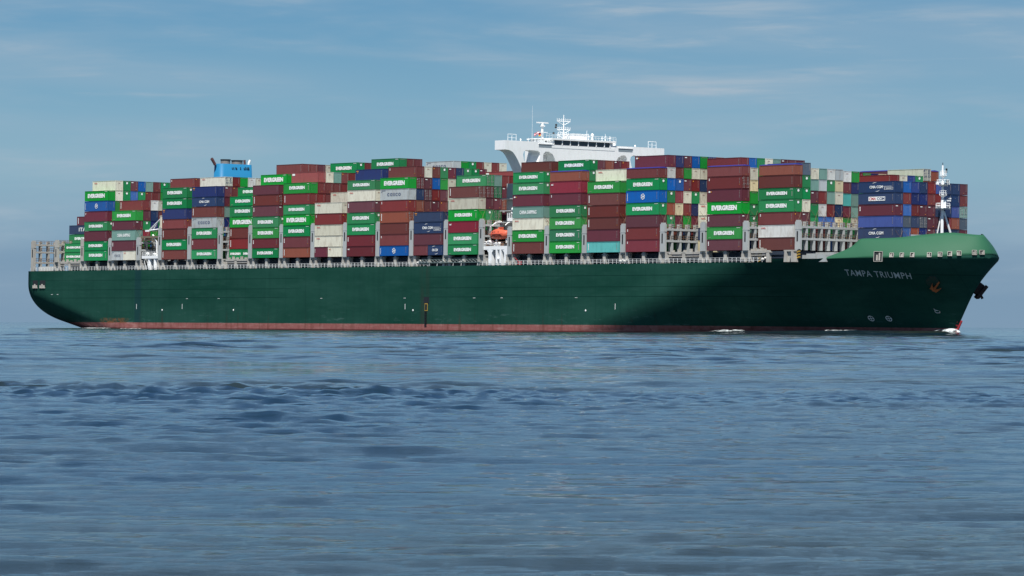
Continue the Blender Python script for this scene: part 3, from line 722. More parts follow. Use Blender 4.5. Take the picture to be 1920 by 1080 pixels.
# ------------------------------------------------------------------ funnel
fu = bpy.data.objects.new('funnel', None); COL.objects.link(fu); fu.parent = ship
bm = bmesh.new(); y0, y1, x0, x1 = Y(19.7), Y(31.6), -163.6, -158.6
def rring(z, ins):
    rr_ = 1.3; P = []
    for cx, cy, a0 in ((x1-rr_-ins, y0+rr_+ins, -90), (x1-rr_-ins, y1-rr_-ins, 0), (x0+rr_+ins, y1-rr_-ins, 90), (x0+rr_+ins, y0+rr_+ins, 180)):
        P += [(cx+rr_*math.cos(R(a0+q*15)), cy+rr_*math.sin(R(a0+q*15)), z) for q in range(7)]
    return [bm.verts.new(p) for p in P]
A = rring(33, 0); B = rring(46.5, .45); Cc = rring(46.5, .65); n = len(A)
for P, Q in ((A, B), (B, Cc)):
    for k in range(n): bm.faces.new((P[k], P[(k+1) % n], Q[(k+1) % n], Q[k])).smooth = (P is A)
bm.faces.new(Cc); obj('funnel_casing', bm, m_fun, fu)
bm = bmesh.new(); box(bm, -164, -157.9, Y(13), Y(38), 17, 36); obj('engine_casing', bm, m_grey, fu)
bm = bmesh.new()
for i, yy in enumerate((23.9, 24.4, 25.1, 25.4, 26.7, 27.9, 28.3, 28.8, 29.2, 29.5)):
    hgt = (.3, .4, .45, .3, .5, .35, .65, .5, .6, .5)[i]; box(bm, -158.98, -158.84, Y(yy)-.11, Y(yy)+.11, 45.2, 45.2+hgt)
obj('funnel_mark', bm, mat('funnel_mark_dark', (.02, .06, .10), .8), fu)  # dark bars standing in for soot marks and illegible lettering
for yy, r_, hh in ((23.0, 1.35, 1.25), (26.9, 1.55, 1.15)):
    bm = bmesh.new(); tube(bm, [(-161, Y(yy), 46.3), (-161, Y(yy), 46.5+hh)], r_, 20); tube(bm, [(-161, Y(yy), 46.5+hh-.25), (-161, Y(yy), 46.5+hh+.06)], r_+.12, 20, 1)
    obj('exhaust_pipe', bm, [mat('sooty_steel', (.30, .27, .24), .5, .4, 0, .5, (.1, .07, .05)), m_blk], fu)
for yy, s, mm in ((19.2, -1, mat('brown_pipe', (.12, .05, .05), .6)), (29.6, 1, mat('brown_pipe', (.12, .05, .05))), (31.0, 1, m_alu)):
    bm = bmesh.new(); tube(bm, [(-161.3, Y(yy)-s*.5, 46.2), (-161.3, Y(yy), 47.0), (-161.3, Y(yy)+s*.5, 47.8), (-161.3, Y(yy)+s*.55, 48.1)] if s < 0 else [(-161.3, Y(yy), 46.2), (-161.3, Y(yy)+.1, 47.0), (-161.3, Y(yy)+.5*(yy > 30), 47.9)], [.42, .4, .38, .34] if s < 0 else .33, 10)
    if s < 0: tube(bm, [(-161.9, Y(yy)+1.1, 46.2), (-161.9, Y(yy)+.3, 47.0), (-161.9, Y(yy)-.4, 47.9)], .34, 10)
    obj('vent_pipe', bm, mm, fu)

# ------------------------------------------------------------------ provision crane and hose davit in the gap by the funnel
cr = bpy.data.objects.new('provision_crane', None); COL.objects.link(cr); cr.parent = ship
bm = bmesh.new(); xc, yc = -158.9, Y(1.3)
tube(bm, [(xc, yc, 27.8), (xc, yc, 31.1)], 1.05, 14); tube(bm, [(xc, yc, 31.1), (xc, yc, 31.3)], 1.15, 14); obj('crane_column', bm, mat('cream_paint', (.62, .56, .45), .6, 0, 0, .4, (.4, .25, .12)), cr)
bm = bmesh.new()
tube(bm, [(xc-.6, yc, 30.9), (xc-7.2, yc, 27.3)], .22, 6); tube(bm, [(xc-.6, yc, 27.7), (xc-7.2, yc, 27.3)], .22, 6); tube(bm, [(xc-.6, yc, 30.9), (xc-2.2, yc, 27.6)], .15, 6); tube(bm, [(xc-3.0, yc, 29.6), (xc-5.2, yc, 27.5)], .12, 6)
box(bm, xc-8.8, xc-7.0, yc-.3, yc+.3, 27.0, 27.5)
obj('crane_jib', bm, m_white, cr)
bm = bmesh.new(); box(bm, -170.0, -160.0, Y(1.0), Y(4.0), 25.2, 25.8); box(bm, -169.5, -160, Y(1.2), Y(3.8), 24.6, 24.9); obj('crane_walkway', bm, mat('rust_yellow_grating', (.17, .14, .10), .8), cr)
bk = bpy.data.objects.new('bunker_station', None); COL.objects.link(bk); bk.parent = ship
bm = bmesh.new(); box(bm, -168.5, -160.3, Y(.5), Y(3.5), 19.5, 20.3); obj('station_platform', bm, m_white, bk)
bm = bmesh.new()
for x in (-165.2, -162.3): tube(bm, [(x, Y(1.2), DK), (x, Y(1.2), 19.5)], .62, 10)
obj('station_leg', bm, m_white, bk)
bm = bmesh.new(); tube(bm, [(-162.2, Y(1.4), 20.3), (-162.2, Y(1.4), 24.2), (-164.4, Y(1.4), 26.1)], .24, 8); obj('hose_davit', bm, m_white, bk)
railing(-168.4, -160.4, Y(.6), 20.3, 1.1, .9, m_white, bk)
bm = bmesh.new()
for x, z in ((-167.0, 20.9), (-163.4, 20.7)): ball(bm, (x, Y(1.5), z), .5, 1.3, 1, .8)
for x in (-167.8, -166.5): bar(bm, (x, Y(.8), 19.5), (x+1.2, Y(.8), DK), .08)
for i in range(5): box(bm, -168+i*.9, -167.6+i*.9, Y(3.2), Y(3.8), 17+.4*(i % 3), 19.0+.5*(i % 2))
obj('valve_gear', bm, m_alu, bk)

# ------------------------------------------------------------------ foremast
fm = bpy.data.objects.new('foremast', None); COL.objects.link(fm); fm.parent = ship; fm.location = (125.0, 0, 0)
bm = bmesh.new(); tube(bm, [(0, 0, 17), (0, 0, 27), (0, 0, 32), (0, 0, 36), (0, 0, 38.6)], [.36, .36, .32, .24, .2], 12); obj('mast_pole', bm, m_white, fm)
bm = bmesh.new(); tube(bm, [(.5, 2.9, 17), (.4, 2.4, 23), (.1, .4, 28.2)], [.28, .26, .22], 8); box(bm, -.1, .3, .4, 3.0, 22.7, 23.0); tube(bm, [(-2.2, -1.0, 17), (-.2, -.1, 27.5)], .16, 6); obj('mast_brace', bm, m_white, fm)
for z, w, cup in ((28.9, 1.7, 0), (31.8, .85, 1), (34.2, 1.5, 1), (36.2, .75, 1)):
    bm = bmesh.new()
    g = bmesh.ops.create_cone(bm, cap_ends=True, segments=14, radius1=w*.45 if cup else w*.9, radius2=w, depth=.35 if cup else .22, matrix=Matrix.Translation((.2, 0, z-.15)))
    for k in range(10):
        a = k*math.pi/5; bar(bm, (.2+w*.95*math.cos(a), w*.95*math.sin(a), z), (.2+w*.95*math.cos(a), w*.95*math.sin(a), z+1.1), .05)
        a2 = a+math.pi/5
        for hh in (.55, 1.1): bar(bm, (.2+w*.95*math.cos(a), w*.95*math.sin(a), z+hh), (.2+w*.95*math.cos(a2), w*.95*math.sin(a2), z+hh), .04)
    obj('mast_platform', bm, m_white, fm)
bm = bmesh.new(); box(bm, .4, .7, .5, .8, 37.4, 37.9, 1); box(bm, .4, .7, .4, .75, 36.9, 37.3, 1); box(bm, .3, .5, .9, 1.4, 34.6, 35.2, 1); tube(bm, [(0, 0, 38.6), (0, 0, 39.2)], .08, 6, 1); tube(bm, [(.2, .6, 29.0), (.2, .6, 30.6)], .3, 8, 0); box(bm, .1, .4, -.1, 2.3, 30.5, 30.8, 0); box(bm, .1, .4, 1.6, 2.4, 31.0, 31.3, 0); box(bm, -.2, .1, -1.9, -1.2, 34.2, 34.7, 0)
obj('mast_lamp', bm, [m_white, m_blk], fm)

# ------------------------------------------------------------------ gangway stowed along the deck edge
gw = bpy.data.objects.new('accommodation_ladder', None); COL.objects.link(gw); gw.parent = ship
bm = bmesh.new(); xa, xb, yg = -27.5-11.5, -13.6, -HB+.1
box(bm, xa, xb, yg, yg+.9, 17.15, 17.35); box(bm, xa, xb, yg, yg+.12, 18.0, 18.12); box(bm, xa+1, xb-1, yg+.8, yg+.9, 18.0, 18.12)
obj('ladder_stringer', bm, m_gang, gw)
bm = bmesh.new(); n = 18
for i in range(n):
    x = xa+(xb-xa)*i/n; d = (xb-xa)/n; bar(bm, (x, yg+.03, 18.05), (x+d, yg+.03, 17.3), .05); bar(bm, (x, yg+.03, 17.3), (x, yg+.03, 18.05), .035)
obj('ladder_truss', bm, mat('gangway_dull_alloy', (.22, .26, .26), .6), gw)
bm = bmesh.new()
for i in range(8): x = xa+1+(xb-xa-2)*i/7; tube(bm, [(x, yg+.1, DK-.1), (x+.2, yg+.1, 17.1)], .09, 6, 1 if i % 3 else 0)
box(bm, xa, xb, yg+.95, yg+1.2, DK, 18.6, 0)
obj('ladder_rest', bm, [m_blk, m_alu], gw)
bm = bmesh.new()
for x in (-39.6, -30.0, -21.8, 41.3, 42.8, 92.4): ball(bm, (x, -HB+.5, 17.3 if x < 0 else 17.0), .42, 1.6, .8, .8); ball(bm, (x+.8, -HB+.5, 17.7 if x < 0 else 17.3), .3)
obj('mooring_winch', bm, mat('winch_pale', (.6, .6, .57), .5, 0, 0, .5, (.3, .2, .12)), ship)
bm = bmesh.new(); box(bm, 1.4, 2.9, -HB+.45, -HB+.6, DK+.1, DK+.95); bar(bm, (-1.6, -HB+.6, 19.4), (1.6, -HB+.5, 17.3), .05); obj('fire_locker', bm, m_red, ship)

# flags flown from the bridge
def flag(cols, x, y, z, label, w=1.3, h=.85, tilt=.45):
    bm = bmesh.new(); nx = 8
    for k, _ in enumerate(cols):
        for i in range(nx):
            q = []
            for (a, b2) in ((i, k), (i+1, k), (i+1, k+1), (i, k+1)):
                u = a/nx; v = 1-b2/len(cols); q.append(bm.verts.new((.12*math.sin(u*7), u*w, v*h - tilt*w*(1-u)*0 + u*tilt*w)))
            bm.faces.new(q).material_index = k
    bmesh.ops.remove_doubles(bm, verts=bm.verts, dist=.001)
    bmesh.ops.solidify(bm, geom=bm.faces[:], thickness=.02)
    o = obj('flag', bm, cols); o.location = (x, y, z); tag(o, label, 'flag'); return o
m_fr = mat('flag_red', (.6, .02, .05), .7); m_fw = mat('flag_white', (.8, .8, .8), .7); m_fy = mat('flag_gold', (.8, .5, .03), .7)
flags = [flag([m_fr, m_fw, m_fr], -9, Y(13.2), 49.0, 'red and white striped flag flying aft of the radar mast', 1.5, .6),
         flag([m_blk, m_fr, m_fy], -9, Y(14.7), 49.0, 'black, red and gold flag flying by the radar mast', .8, .9, .2)]

# ------------------------------------------------------------------ shipping containers
CW = 2.438
def corr(bm, p0, p1, z0, z1, nrm, pitch=.28, depth=.045, mi=0):
    """corrugated wall from p0 to p1 (2D), recessed from the frame"""
    p0, p1, nrm = Vector(p0), Vector(p1), Vector(nrm); Ln = (p1-p0).length; n = max(2, int(Ln/pitch)); d = (p1-p0)/n; prev = None
    pts = []
    for i in range(n):
        for fr, dep in ((0, 0), (.28, 0), (.5, 1), (.78, 1)): pts.append(p0 + d*(i+fr) - nrm*(.03+depth*dep))
    pts.append(p1 - nrm*.03)
    A = [bm.verts.new((p.x, p.y, z0)) for p in pts]; B = [bm.verts.new((p.x, p.y, z1)) for p in pts]
    for i in range(len(pts)-1): bm.faces.new((A[i], A[i+1], B[i+1], B[i])).material_index = mi
def body_mesh(Lc, H, doors=False):
    """front face at x=0 (towards the bow), starboard bottom edge at y=0, z=0; local +y to port"""
    bm = bmesh.new(); y1 = CW; x0 = -Lc; h = H-.03
    for x in (x0, -.14):
        for y in (0, y1-.14): box(bm, x, x+.14, y, y+.14, .0, h)                       # corner posts
    for y in (0, y1-.08): box(bm, x0+.14, -.14, y, y+.08, h-.11, h-.01); box(bm, x0+.14, -.14, y+.012, y+.068, .03, .17)   # side rails
    for x in (x0+.01, -.09): box(bm, x, x+.08, .14, y1-.14, h-.13, h-.01); box(bm, x, x+.08, .14, y1-.14, .03, .19)
    corr(bm, (x0+.14, .0), (-.14, .0), .17, h-.11, (0, -1)); corr(bm, (-.14, y1), (x0+.14, y1), .17, h-.11, (0, 1))
    corr(bm, (x0, y1-.14), (x0, .14), .19, h-.13, (-1, 0))
    if doors:
        box(bm, -.10, -.05, .14, y1/2-.015, .19, h-.13); box(bm, -.10, -.05, y1/2+.015, y1-.14, .19, h-.13)
    else: corr(bm, (0, .14), (0, y1-.14), .19, h-.13, (1, 0))
    box(bm, x0+.03, -.03, .03, y1-.03, h-.06, h-.02); box(bm, x0+.05, -.05, .1, y1-.1, .16, .2)
    me = bpy.data.meshes.new('container_body'); bmesh.ops.recalc_face_normals(bm, faces=bm.faces[:]) if False else None
    bm.to_mesh(me); bm.free(); me.materials.append(None); return me
BODY = {}
def body(Lc, H, doors):
    k = (Lc, H, doors)
    if k not in BODY: BODY[k] = body_mesh(*k)
    return BODY[k]
def mesh_of(bm, name, mats):
    me = bpy.data.meshes.new(name); bm.to_mesh(me); bm.free()
    for m in mats: me.materials.append(m)
    return me
LM = [m_let, m_red, m_navl, m_org]
KIDS = {}
def side_fn(Lc, H, u0, u1, v0, v1, y=-.012):
    return lambda u, v: (-Lc + Lc*(u0+(u1-u0)*u), y, H*(v0+(v1-v0)*v))
def side_quad(bm, Lc, H, u0, u1, v0, v1, mi, y=-.010):
    bm.faces.new([bm.verts.new((-Lc+Lc*u, y, H*v)) for u, v in ((u0, v0), (u1, v0), (u1, v1), (u0, v1))]).material_index = mi
def end_quad(bm, H, u0, u1, v0, v1, mi, x=.008):
    bm.faces.new([bm.verts.new((x, CW*u, H*v)) for u, v in ((u0, v0), (u1, v0), (u1, v1), (u0, v1))]).material_index = mi
def swoosh(bm, Lc, H, uc, vc, r, a0, a1, mi=0):
    n = 8
    for i in range(n):
        q = []
        for t, o in ((i/n, 1), ((i+1)/n, 1), ((i+1)/n, 0), (i/n, 0)):
            a = R(a0+(a1-a0)*t); wd = .09*math.sin(math.pi*min(1, max(.02, t)))*o
            q.append(bm.verts.new((-Lc+Lc*uc + (r+wd)*1.9*math.cos(a), -.012, H*vc + (r+wd)*math.sin(a))))
        bm.faces.new(q).material_index = mi
def lettering(kind, Lc, H):
    """side lettering mesh for a mark kind, shared by all containers that carry it"""
    k = (kind, Lc, H)
    if k in KIDS: return KIDS[k]
    bm = bmesh.new(); sf = lambda *a, **q: side_fn(Lc, H, *a, **q)
    if kind == 'ev': put_text(bm, 'EVERGREEN', sf(.20, .795, .36, .67), 0, .062, 1.02); side_quad(bm, Lc, H, .86, .97, .885, .91, 0)
    elif kind == 'ev1': put_text(bm, 'EVERGREEN', sf(.21, .79, .34, .66), 0, .062, 1.02); side_quad(bm, Lc, H, .86, .97, .885, .91, 0); side_quad(bm, Lc, H, .05, .12, .12, .15, 4)
    elif kind == 'ev2': put_text(bm, 'EVERGREEN', sf(.22, .80, .38, .68), 0, .062, 1.02); side_quad(bm, Lc, H, .88, .96, .86, .885, 0); side_quad(bm, Lc, H, .93, .945, .25, .7, 4)
    elif kind == 'eb': put_text(bm, 'EVERGREEN', sf(.13, .86, .30, .71), 0, .062, 1.02); side_quad(bm, Lc, H, .86, .97, .885, .91, 0)
    elif kind == 'es': put_text(bm, 'EVERGREEN', sf(.10, .90, .40, .64), 0, .062, 1.02)
    elif kind == 'cos': put_text(bm, 'COSCO', sf(.25, .73, .38, .64), 2, .02, 1.35); side_quad(bm, Lc, H, .05, .19, .84, .87, 2); side_quad(bm, Lc, H, .04, .07, .72, .77, 2)
    elif kind == 'chs': put_text(bm, 'CHINA SHIPPING', sf(.23, .78, .34, .66), 0, .03, 1.0)
    elif kind == 'ita': put_text(bm, 'ITALIA', sf(.38, .92, .30, .72), 0, .02, 1.1)
    elif kind == 'cma':
        put_text(bm, 'CMA CGM', sf(.29, .69, .38, .64), 0, .03, 1.0); swoosh(bm, Lc, H, .50, .46, 1.08, 128, 85); swoosh(bm, Lc, H, .49, .54, 1.08, -50, -95)
    elif kind == 'cmt':
        put_text(bm, 'CMA CGM', sf(.30, .66, .38, .62), 0, .03, 1.0); swoosh(bm, Lc, H, .48, .46, 1.08, 128, 85); swoosh(bm, Lc, H, .47, .54, 1.08, -50, -95)
        side_quad(bm, Lc, H, .67, .90, .52, .545, 0); side_quad(bm, Lc, H, .70, .94, .43, .45, 0); side_quad(bm, Lc, H, .70, .94, .24, .26, 0); side_quad(bm, Lc, H, .93, .94, .26, .43, 0); side_quad(bm, Lc, H, .70, .71, .26, .43, 0); side_quad(bm, Lc, H, .74, .90, .33, .37, 0)
    elif kind == 'cmb':
        side_quad(bm, Lc, H, .28, .73, .30, .66, 0, -.008); put_text(bm, 'CMA', sf(.295, .485, .35, .61, y=-.016), 1, .03); put_text(bm, 'CGM', sf(.505, .715, .35, .61, y=-.016), 2, .03)
    elif kind == 'ool': put_text(bm, 'OOCL', sf(.08, .21, .70, .82), 1, .04)
    elif kind == 'oob': put_text(bm, 'OOCL', sf(.18, .42, .10, .32), 1, .04)
    elif kind == 'emb':
        for ra, rb in ((.50, .72),):
            n = 24
            for i in range(n):
                if i % 4 == 3: continue
                a0, a1 = 2*math.pi*i/n, 2*math.pi*(i+1)/n
                bm.faces.new([bm.verts.new((-Lc*.49+r_*math.cos(a), -.012, H*.5+r_*math.sin(a))) for r_, a in ((ra, a0), (rb, a0), (rb, a1), (ra, a1))][::-1]).material_index = 0
        put_text(bm, 'SM', lambda u, v: (-Lc*.49-.42+.84*u, -.012, H*.5-.25+.5*v), 0, .03)
        for i in range(7): side_quad(bm, Lc, H, .035, .05, .18+i*.09, .24+i*.09, 0)
    elif kind == 'vst':
        for i in range(6): side_quad(bm, Lc, H, .045, .068, .22+i*.105, .30+i*.105, 0)
    elif kind == 'vsh':
        for i in range(3): side_quad(bm, Lc, H, .04, .062, .45+i*.13, .56+i*.13, 0)
    elif kind == 'lg1': side_quad(bm, Lc, H, .04, .085, .74, .86, 0); side_quad(bm, Lc, H, .09, .125, .76, .84, 3)
    elif kind == 'lg2':
        for i in range(2): side_quad(bm, Lc, H, .045, .065, .68+i*.1, .76+i*.1, 0)
    elif kind == 'cai': put_text(bm, 'cai', sf(.04, .11, .66, .82), 0, .03)
    elif kind == 'pat': side_quad(bm, Lc, H, .03, .13, .68, .86, 0)
    elif kind == 'dor': side_quad(bm, Lc, H, .03, .11, .80, .88, 3); side_quad(bm, Lc, H, .05, .10, .68, .72, 3)
    if kind in ('vst', 'vsh', 'lg1', 'lg2', 'cai', 'dor', 'pln', 'cma', 'cmt', 'cmb', 'emb'):
        for i in range(5): side_quad(bm, Lc, H, .928, .940, .30+i*.12, .36+i*.12, 3 if i == 0 and kind in ('vst', 'vsh', 'cai', 'lg2') else 4)
    me = mesh_of(bm, 'lettering', LM + [mat('faded_marking', (.30, .27, .26), .7)]); KIDS[k] = me; return me
def end_marks(kind, H):
    k = ('end', kind, H)
    if k in KIDS: return KIDS[k]
    bm = bmesh.new()
    if kind == 'evo':
        n = 14; c = bm.verts.new((.010, CW*.52, H*.76)); rg = [bm.verts.new((.010, CW*.52+.30*math.cos(2*math.pi*i/n), H*.76+.30*math.sin(2*math.pi*i/n))) for i in range(n)]
        for i in range(n): bm.faces.new((c, rg[i], rg[(i+1) % n])).material_index = 0
        end_quad(bm, H, .22, .78, .905, .93, 4)
    elif kind == 'ev': end_quad(bm, H, .16, .84, .885, .91, 4)
    elif kind == 'tex':
        end_quad(bm, H, .10, .36, .80, .87, 0); end_quad(bm, H, .79, .82, .42, .93, 4); end_quad(bm, H, .70, .80, .15, .20, 3)
    elif kind == 'pln': end_quad(bm, H, .79, .82, .30, .92, 4); end_quad(bm, H, .48, .53, .14, .19, 3)
    elif kind == 'org': end_quad(bm, H, .79, .815, .30, .92, 4); end_quad(bm, H, .12, .24, .78, .88, 3)
    elif kind == 'wh': end_quad(bm, H, .35, .62, .73, .77, 5)
    elif kind == 'nav': end_quad(bm, H, .82, .85, .35, .92, 4); end_quad(bm, H, .40, .46, .68, .72, 4)
    me = mesh_of(bm, 'end_marking', LM + [mat('faded_marking', (.3, .27, .26)), mat('faint_red_marking', (.33, .16, .14), .7)]); KIDS[k] = me; return me
def door_gear(H, light):
    k = ('door', H, light)
    if k in KIDS: return KIDS[k]
    bm = bmesh.new()
    for y in (.40, .86, CW-.86, CW-.40):
        tube(bm, [(.0, y, .12), (.0, y, H-.16)], .022, 6)
        for z in (.22, H*.33, H*.62, H-.28): box(bm, -.03, .03, y-.09, y+.09, z-.05, z+.03)
        box(bm, .0, .04, y-.02, y+.26, H*.40, H*.43)
    for z, w in ((H*.82, .30), (H*.74, .34), (H*.66, .26), (H*.5, .3)): box(bm, -.02, .012, CW-.80, CW-.80+w, z, z+.05)
    box(bm, -.02, .012, .16, .36, H*.78, H*.86)
    me = mesh_of(bm, 'door_gear', [m_rod if light else m_navl]); KIDS[k] = me; return me

LOGO = {'ev': 'white lettering', 'eb': 'large white lettering', 'es': 'white lettering', 'cos': 'navy lettering', 'chs': 'white lettering', 'ita': 'white lettering', 'cma': 'white lettering and arcs', 'cmt': 'white lettering, arcs and small box',
        'cmb': 'white name panel', 'ool': 'small red lettering', 'oob': 'large red lettering', 'emb': 'round white emblem', 'vst': 'upright white lettering', 'vsh': 'short upright lettering', 'lg1': 'small pale logo', 'lg2': 'small white mark', 'cai': 'small white logo', 'pat': 'white patch', 'dor': 'small orange mark', 'pln': 'plain side'}
# suffixes: side mark after ':', flags: o = round end emblem, t = white end logo, y = yellow end mark, ! = doors forward, ^ = blue tarpaulin, L = 45 ft
ST = {
 '0': {1: 'E:es E:es', 2: '- - EL:ev NL:ita', 3: '- - - - PL:vst'},
 'a': {0: 'E:ev E:ev P:pln E:evo P:lg2 U:emb G:eb', 1: '- - - - - G:ev W:ool W:ool', 2: '- - - - - - Eo Eo', 3: '- - - - - - U Pt', 4: '- - - - - - Lo U', 5: '- - - - - - Ry T', 6: '- - - - - - R R', 7: '- - - - - - - Eo', 8: '- - - - - - - E'},
 'b': {0: 'S:cos|W:ool P:vsh T:chs Pt:vsh G:ev', 1: '- - C Eo P R:vst', 2: '- - G D N Z', 3: '- - - - R W'},
 'c': {0: 'B:vst E:ev B:vst Ry:lg2 D:dor E:ev Eo:ev', 1: '- - - - - - - Ry:lg2'},
 'd': {0: 'L:ev M:vsh E:ev S:cos B:vst N:cma D:dor', 1: '- - - D T P Pt W!:ool', 2: '- - - - - - Ry R', 3: '- - - - - - - G', 4: '- - - - - - - Z', 5: '- - - - - - - W'},
 'e': {1: 'E:es|E:es R:vst B:vst G:eb E:ev E:ev', 2: '- - - - - - E:ev'},
 'f': {0: 'E:ev M:vsh G:ev Eo:ev Pt:vsh B!:vst P:pln', 1: '- - - - - - - G:eb', 3: '- - - - - - - - R:pln', 4: '- - - - - - - - R', 5: '- - - - - - - - P', 6: '- - - - - - - - W'},
 'g': {0: 'O:vst M:vsh E:ev G:eb E:ev R:vst G:ev', 1: '- - - - - R R Q:pat', 2: '- - - - - R R W', 3: '- - - - - - R T', 4: '- - - - - - R Ry', 5: '- - - - - - - R', 6: '- - - - - - - - Eo:ev', 7: '- - - - - - - - R'},
 'h': {0: 'P:vsh|W:ool W:ool W:ool Ry:lg2 W:ool', 2: '- - - - - W:ool'},
 'i': {0: 'M:cai M:vsh E:ev Eo:ev Pt:vsh W:ool E:ev', 1: '- - - - - - - D:dor', 3: '- - - - - - - - E:ev', 4: '- - - - - - - - R', 5: '- - - - - - - - M', 10: '- - - - - - - - S:cos', 11: '- - - - - - - - G', 12: '- - - - - - - - Eo', 13: '- - - - - - - - R', 14: '- - - - - - - - W', 15: '- - - - - - - - R', 16: '- - - - - - - - W'},
 'j': {0: 'U:emb R:lg2 B:pln O!:vst Ry:lg2 S:cos G:eb', 1: '- - - - O N M! R:lg2', 2: '- - - - M P! Pt W', 3: '- - - - Pt R U By', 4: '- - - - Ry P G Eo', 5: '- - - - - W W Pt', 6: '- - - - - - - N', 7: '- - - - - - - Eo', 8: '- - - - - - - Eo', 9: '- - - - - - - Pt'},
 'k': {0: 'M:pln|N:cma P:pln N:cmt N:dor', 9: '- - - - - - - Q:pat'},
 'l': {0: 'E:ev L:ev C:cai G:ev W:ool B!:vst', 1: '- - - Lo P M! E!:ev', 2: '- - - E! Pt V! T', 3: '- - - Pt O! Pt R', 4: '- - - - P K R'},
 'm': {0: 'B:vst G:ev W:ool T:chs P:lg1 Eo:ev Eo:ev', 1: '- - - - - - - B:pln'},
 'n': {0: 'G:ev V:ev G:ev Eo:ev P:lg2 C:cai O^:pln', 1: '- - - - - - Eo Eo:ev', 2: '- - - - - - - P', 3: '- - - - - - - O', 4: '- - - - - - - Pt', 5: '- - - - - - - Ry'},
 'o': {0: 'A:vst P:pln B:vst B:vst B:vst G:ev', 1: '- - - - - - W:ool'},
 'p': {0: 'C:lg2 R:lg2 P:pln Lo:ev U:emb Eo:ev R^:pln', 1: '- - Lo O Eo U Z P:lg1', 2: '- - P K C Uo B D', 3: '- - G R W Pt G Pt', 4: '- - P D Eo Ry W U', 5: '- - - - W N W G', 6: '- - - - - - - Y!', 7: '- - - - - - - O'},
 'q': {4: 'K:pln N:pln W:ool W:ool', 5: '- - - - - - - M:pln', 6: '- - - - - - - U', 7: '- - - - - - - L', 8: '- - - - - - - W', 9: '- - - - - - - T', 10: '- - - - - - - Pt', 11: '- - - - - - - P', 12: '- - - - - - - P'},
 'r': {0: 'P:vsh G:ev Pt:vsh G:eb P:lg1 R!:lg2 R^:pln', 1: '- - Eo Eo G K W', 13: '- - - - - - C', 14: '- - - - - - C', 15: '- - - - - - G', 16: '- - - - - - D', 17: '- - - - - - K', 19: '- - - - - - P^:pln'},
 's': {0: 'B:vst Z:ool Ry:lg2 Eo:ev Eo:ev B:pln O^:pln', 1: '- - Pt W Eo Eo F', 2: '- - L E Pt T W', 3: '- - U Z R S T', 4: '- - U R T Eo Z', 5: '- - K N W K S', 6: '- - G P A M Z', 7: '- - W T T:chs D G', 12: '- - - - - - R:lg2', 13: '- - - - - - W', 14: '- - - - - - Y', 15: '- - - - - - Eo', 16: '- - - - - O W!:oob', 17: '- - - - - R O^'},
 'u': {0: 'P:pln N:cma Y:pln Pt:vsh N:cmb N:cmt', 1: '- U F U R U', 2: '- O N R D Y', 3: '- D F! Pt D N', 4: '- Pt Pt Pt R R', 5: '- N! P N R Y', 6: '- N R N N N', 7: '- N O Y N N', 8: '- P F T! R P'}}
PATT = {('r', 1): 'SSHSHSH', ('s', 1): 'HHHHSHH', ('s', 12): 'SSSSSSS', ('s', 13): 'SSSSSSS', ('s', 14): 'SSSSSSS', ('s', 15): 'SSSSSSS', ('s', 16): 'HHHHHSHH', ('s', 17): 'HHHHHSSH', ('r', 19): 'HHHHHHHS', ('q', 5): 'HHHHSHSS'}
for k in (2, 3, 4, 5): PATT[('s', k)] = 'SSSHHSS'
for k in (6, 7): PATT[('s', k)] = 'SSSSHSS'
for k in (13, 14, 15, 16, 17): PATT[('r', k)] = 'SHSHSHS'
HGT = {'H': 2.88, 'S': 2.59}
ORD = ['zeroth', 'first', 'second', 'third', 'fourth', 'fifth', 'sixth', 'seventh', 'eighth', 'ninth', 'tenth', 'eleventh', 'twelfth', 'thirteenth', 'fourteenth', 'fifteenth', 'sixteenth', 'seventeenth', 'eighteenth', 'nineteenth', 'twentieth', 'foremost', 'foremost']
HEEL = Matrix.Translation((0, -HB, 0)) @ Matrix.Rotation(-.010, 4, 'X') @ Matrix.Translation((0, HB, 0))
ship.matrix_world = HEEL
for o in [boat] + flags:
    o.matrix_world = HEEL @ Matrix.Translation(o.location) @ Matrix.Diagonal((*o.scale, 1))
GROUP = 'shipping containers stacked on the ship'
bays = list(BAY)
cnt = 0
filled = {}
def pattern(k, row): return PATT.get((k, row), BAY[k][1])
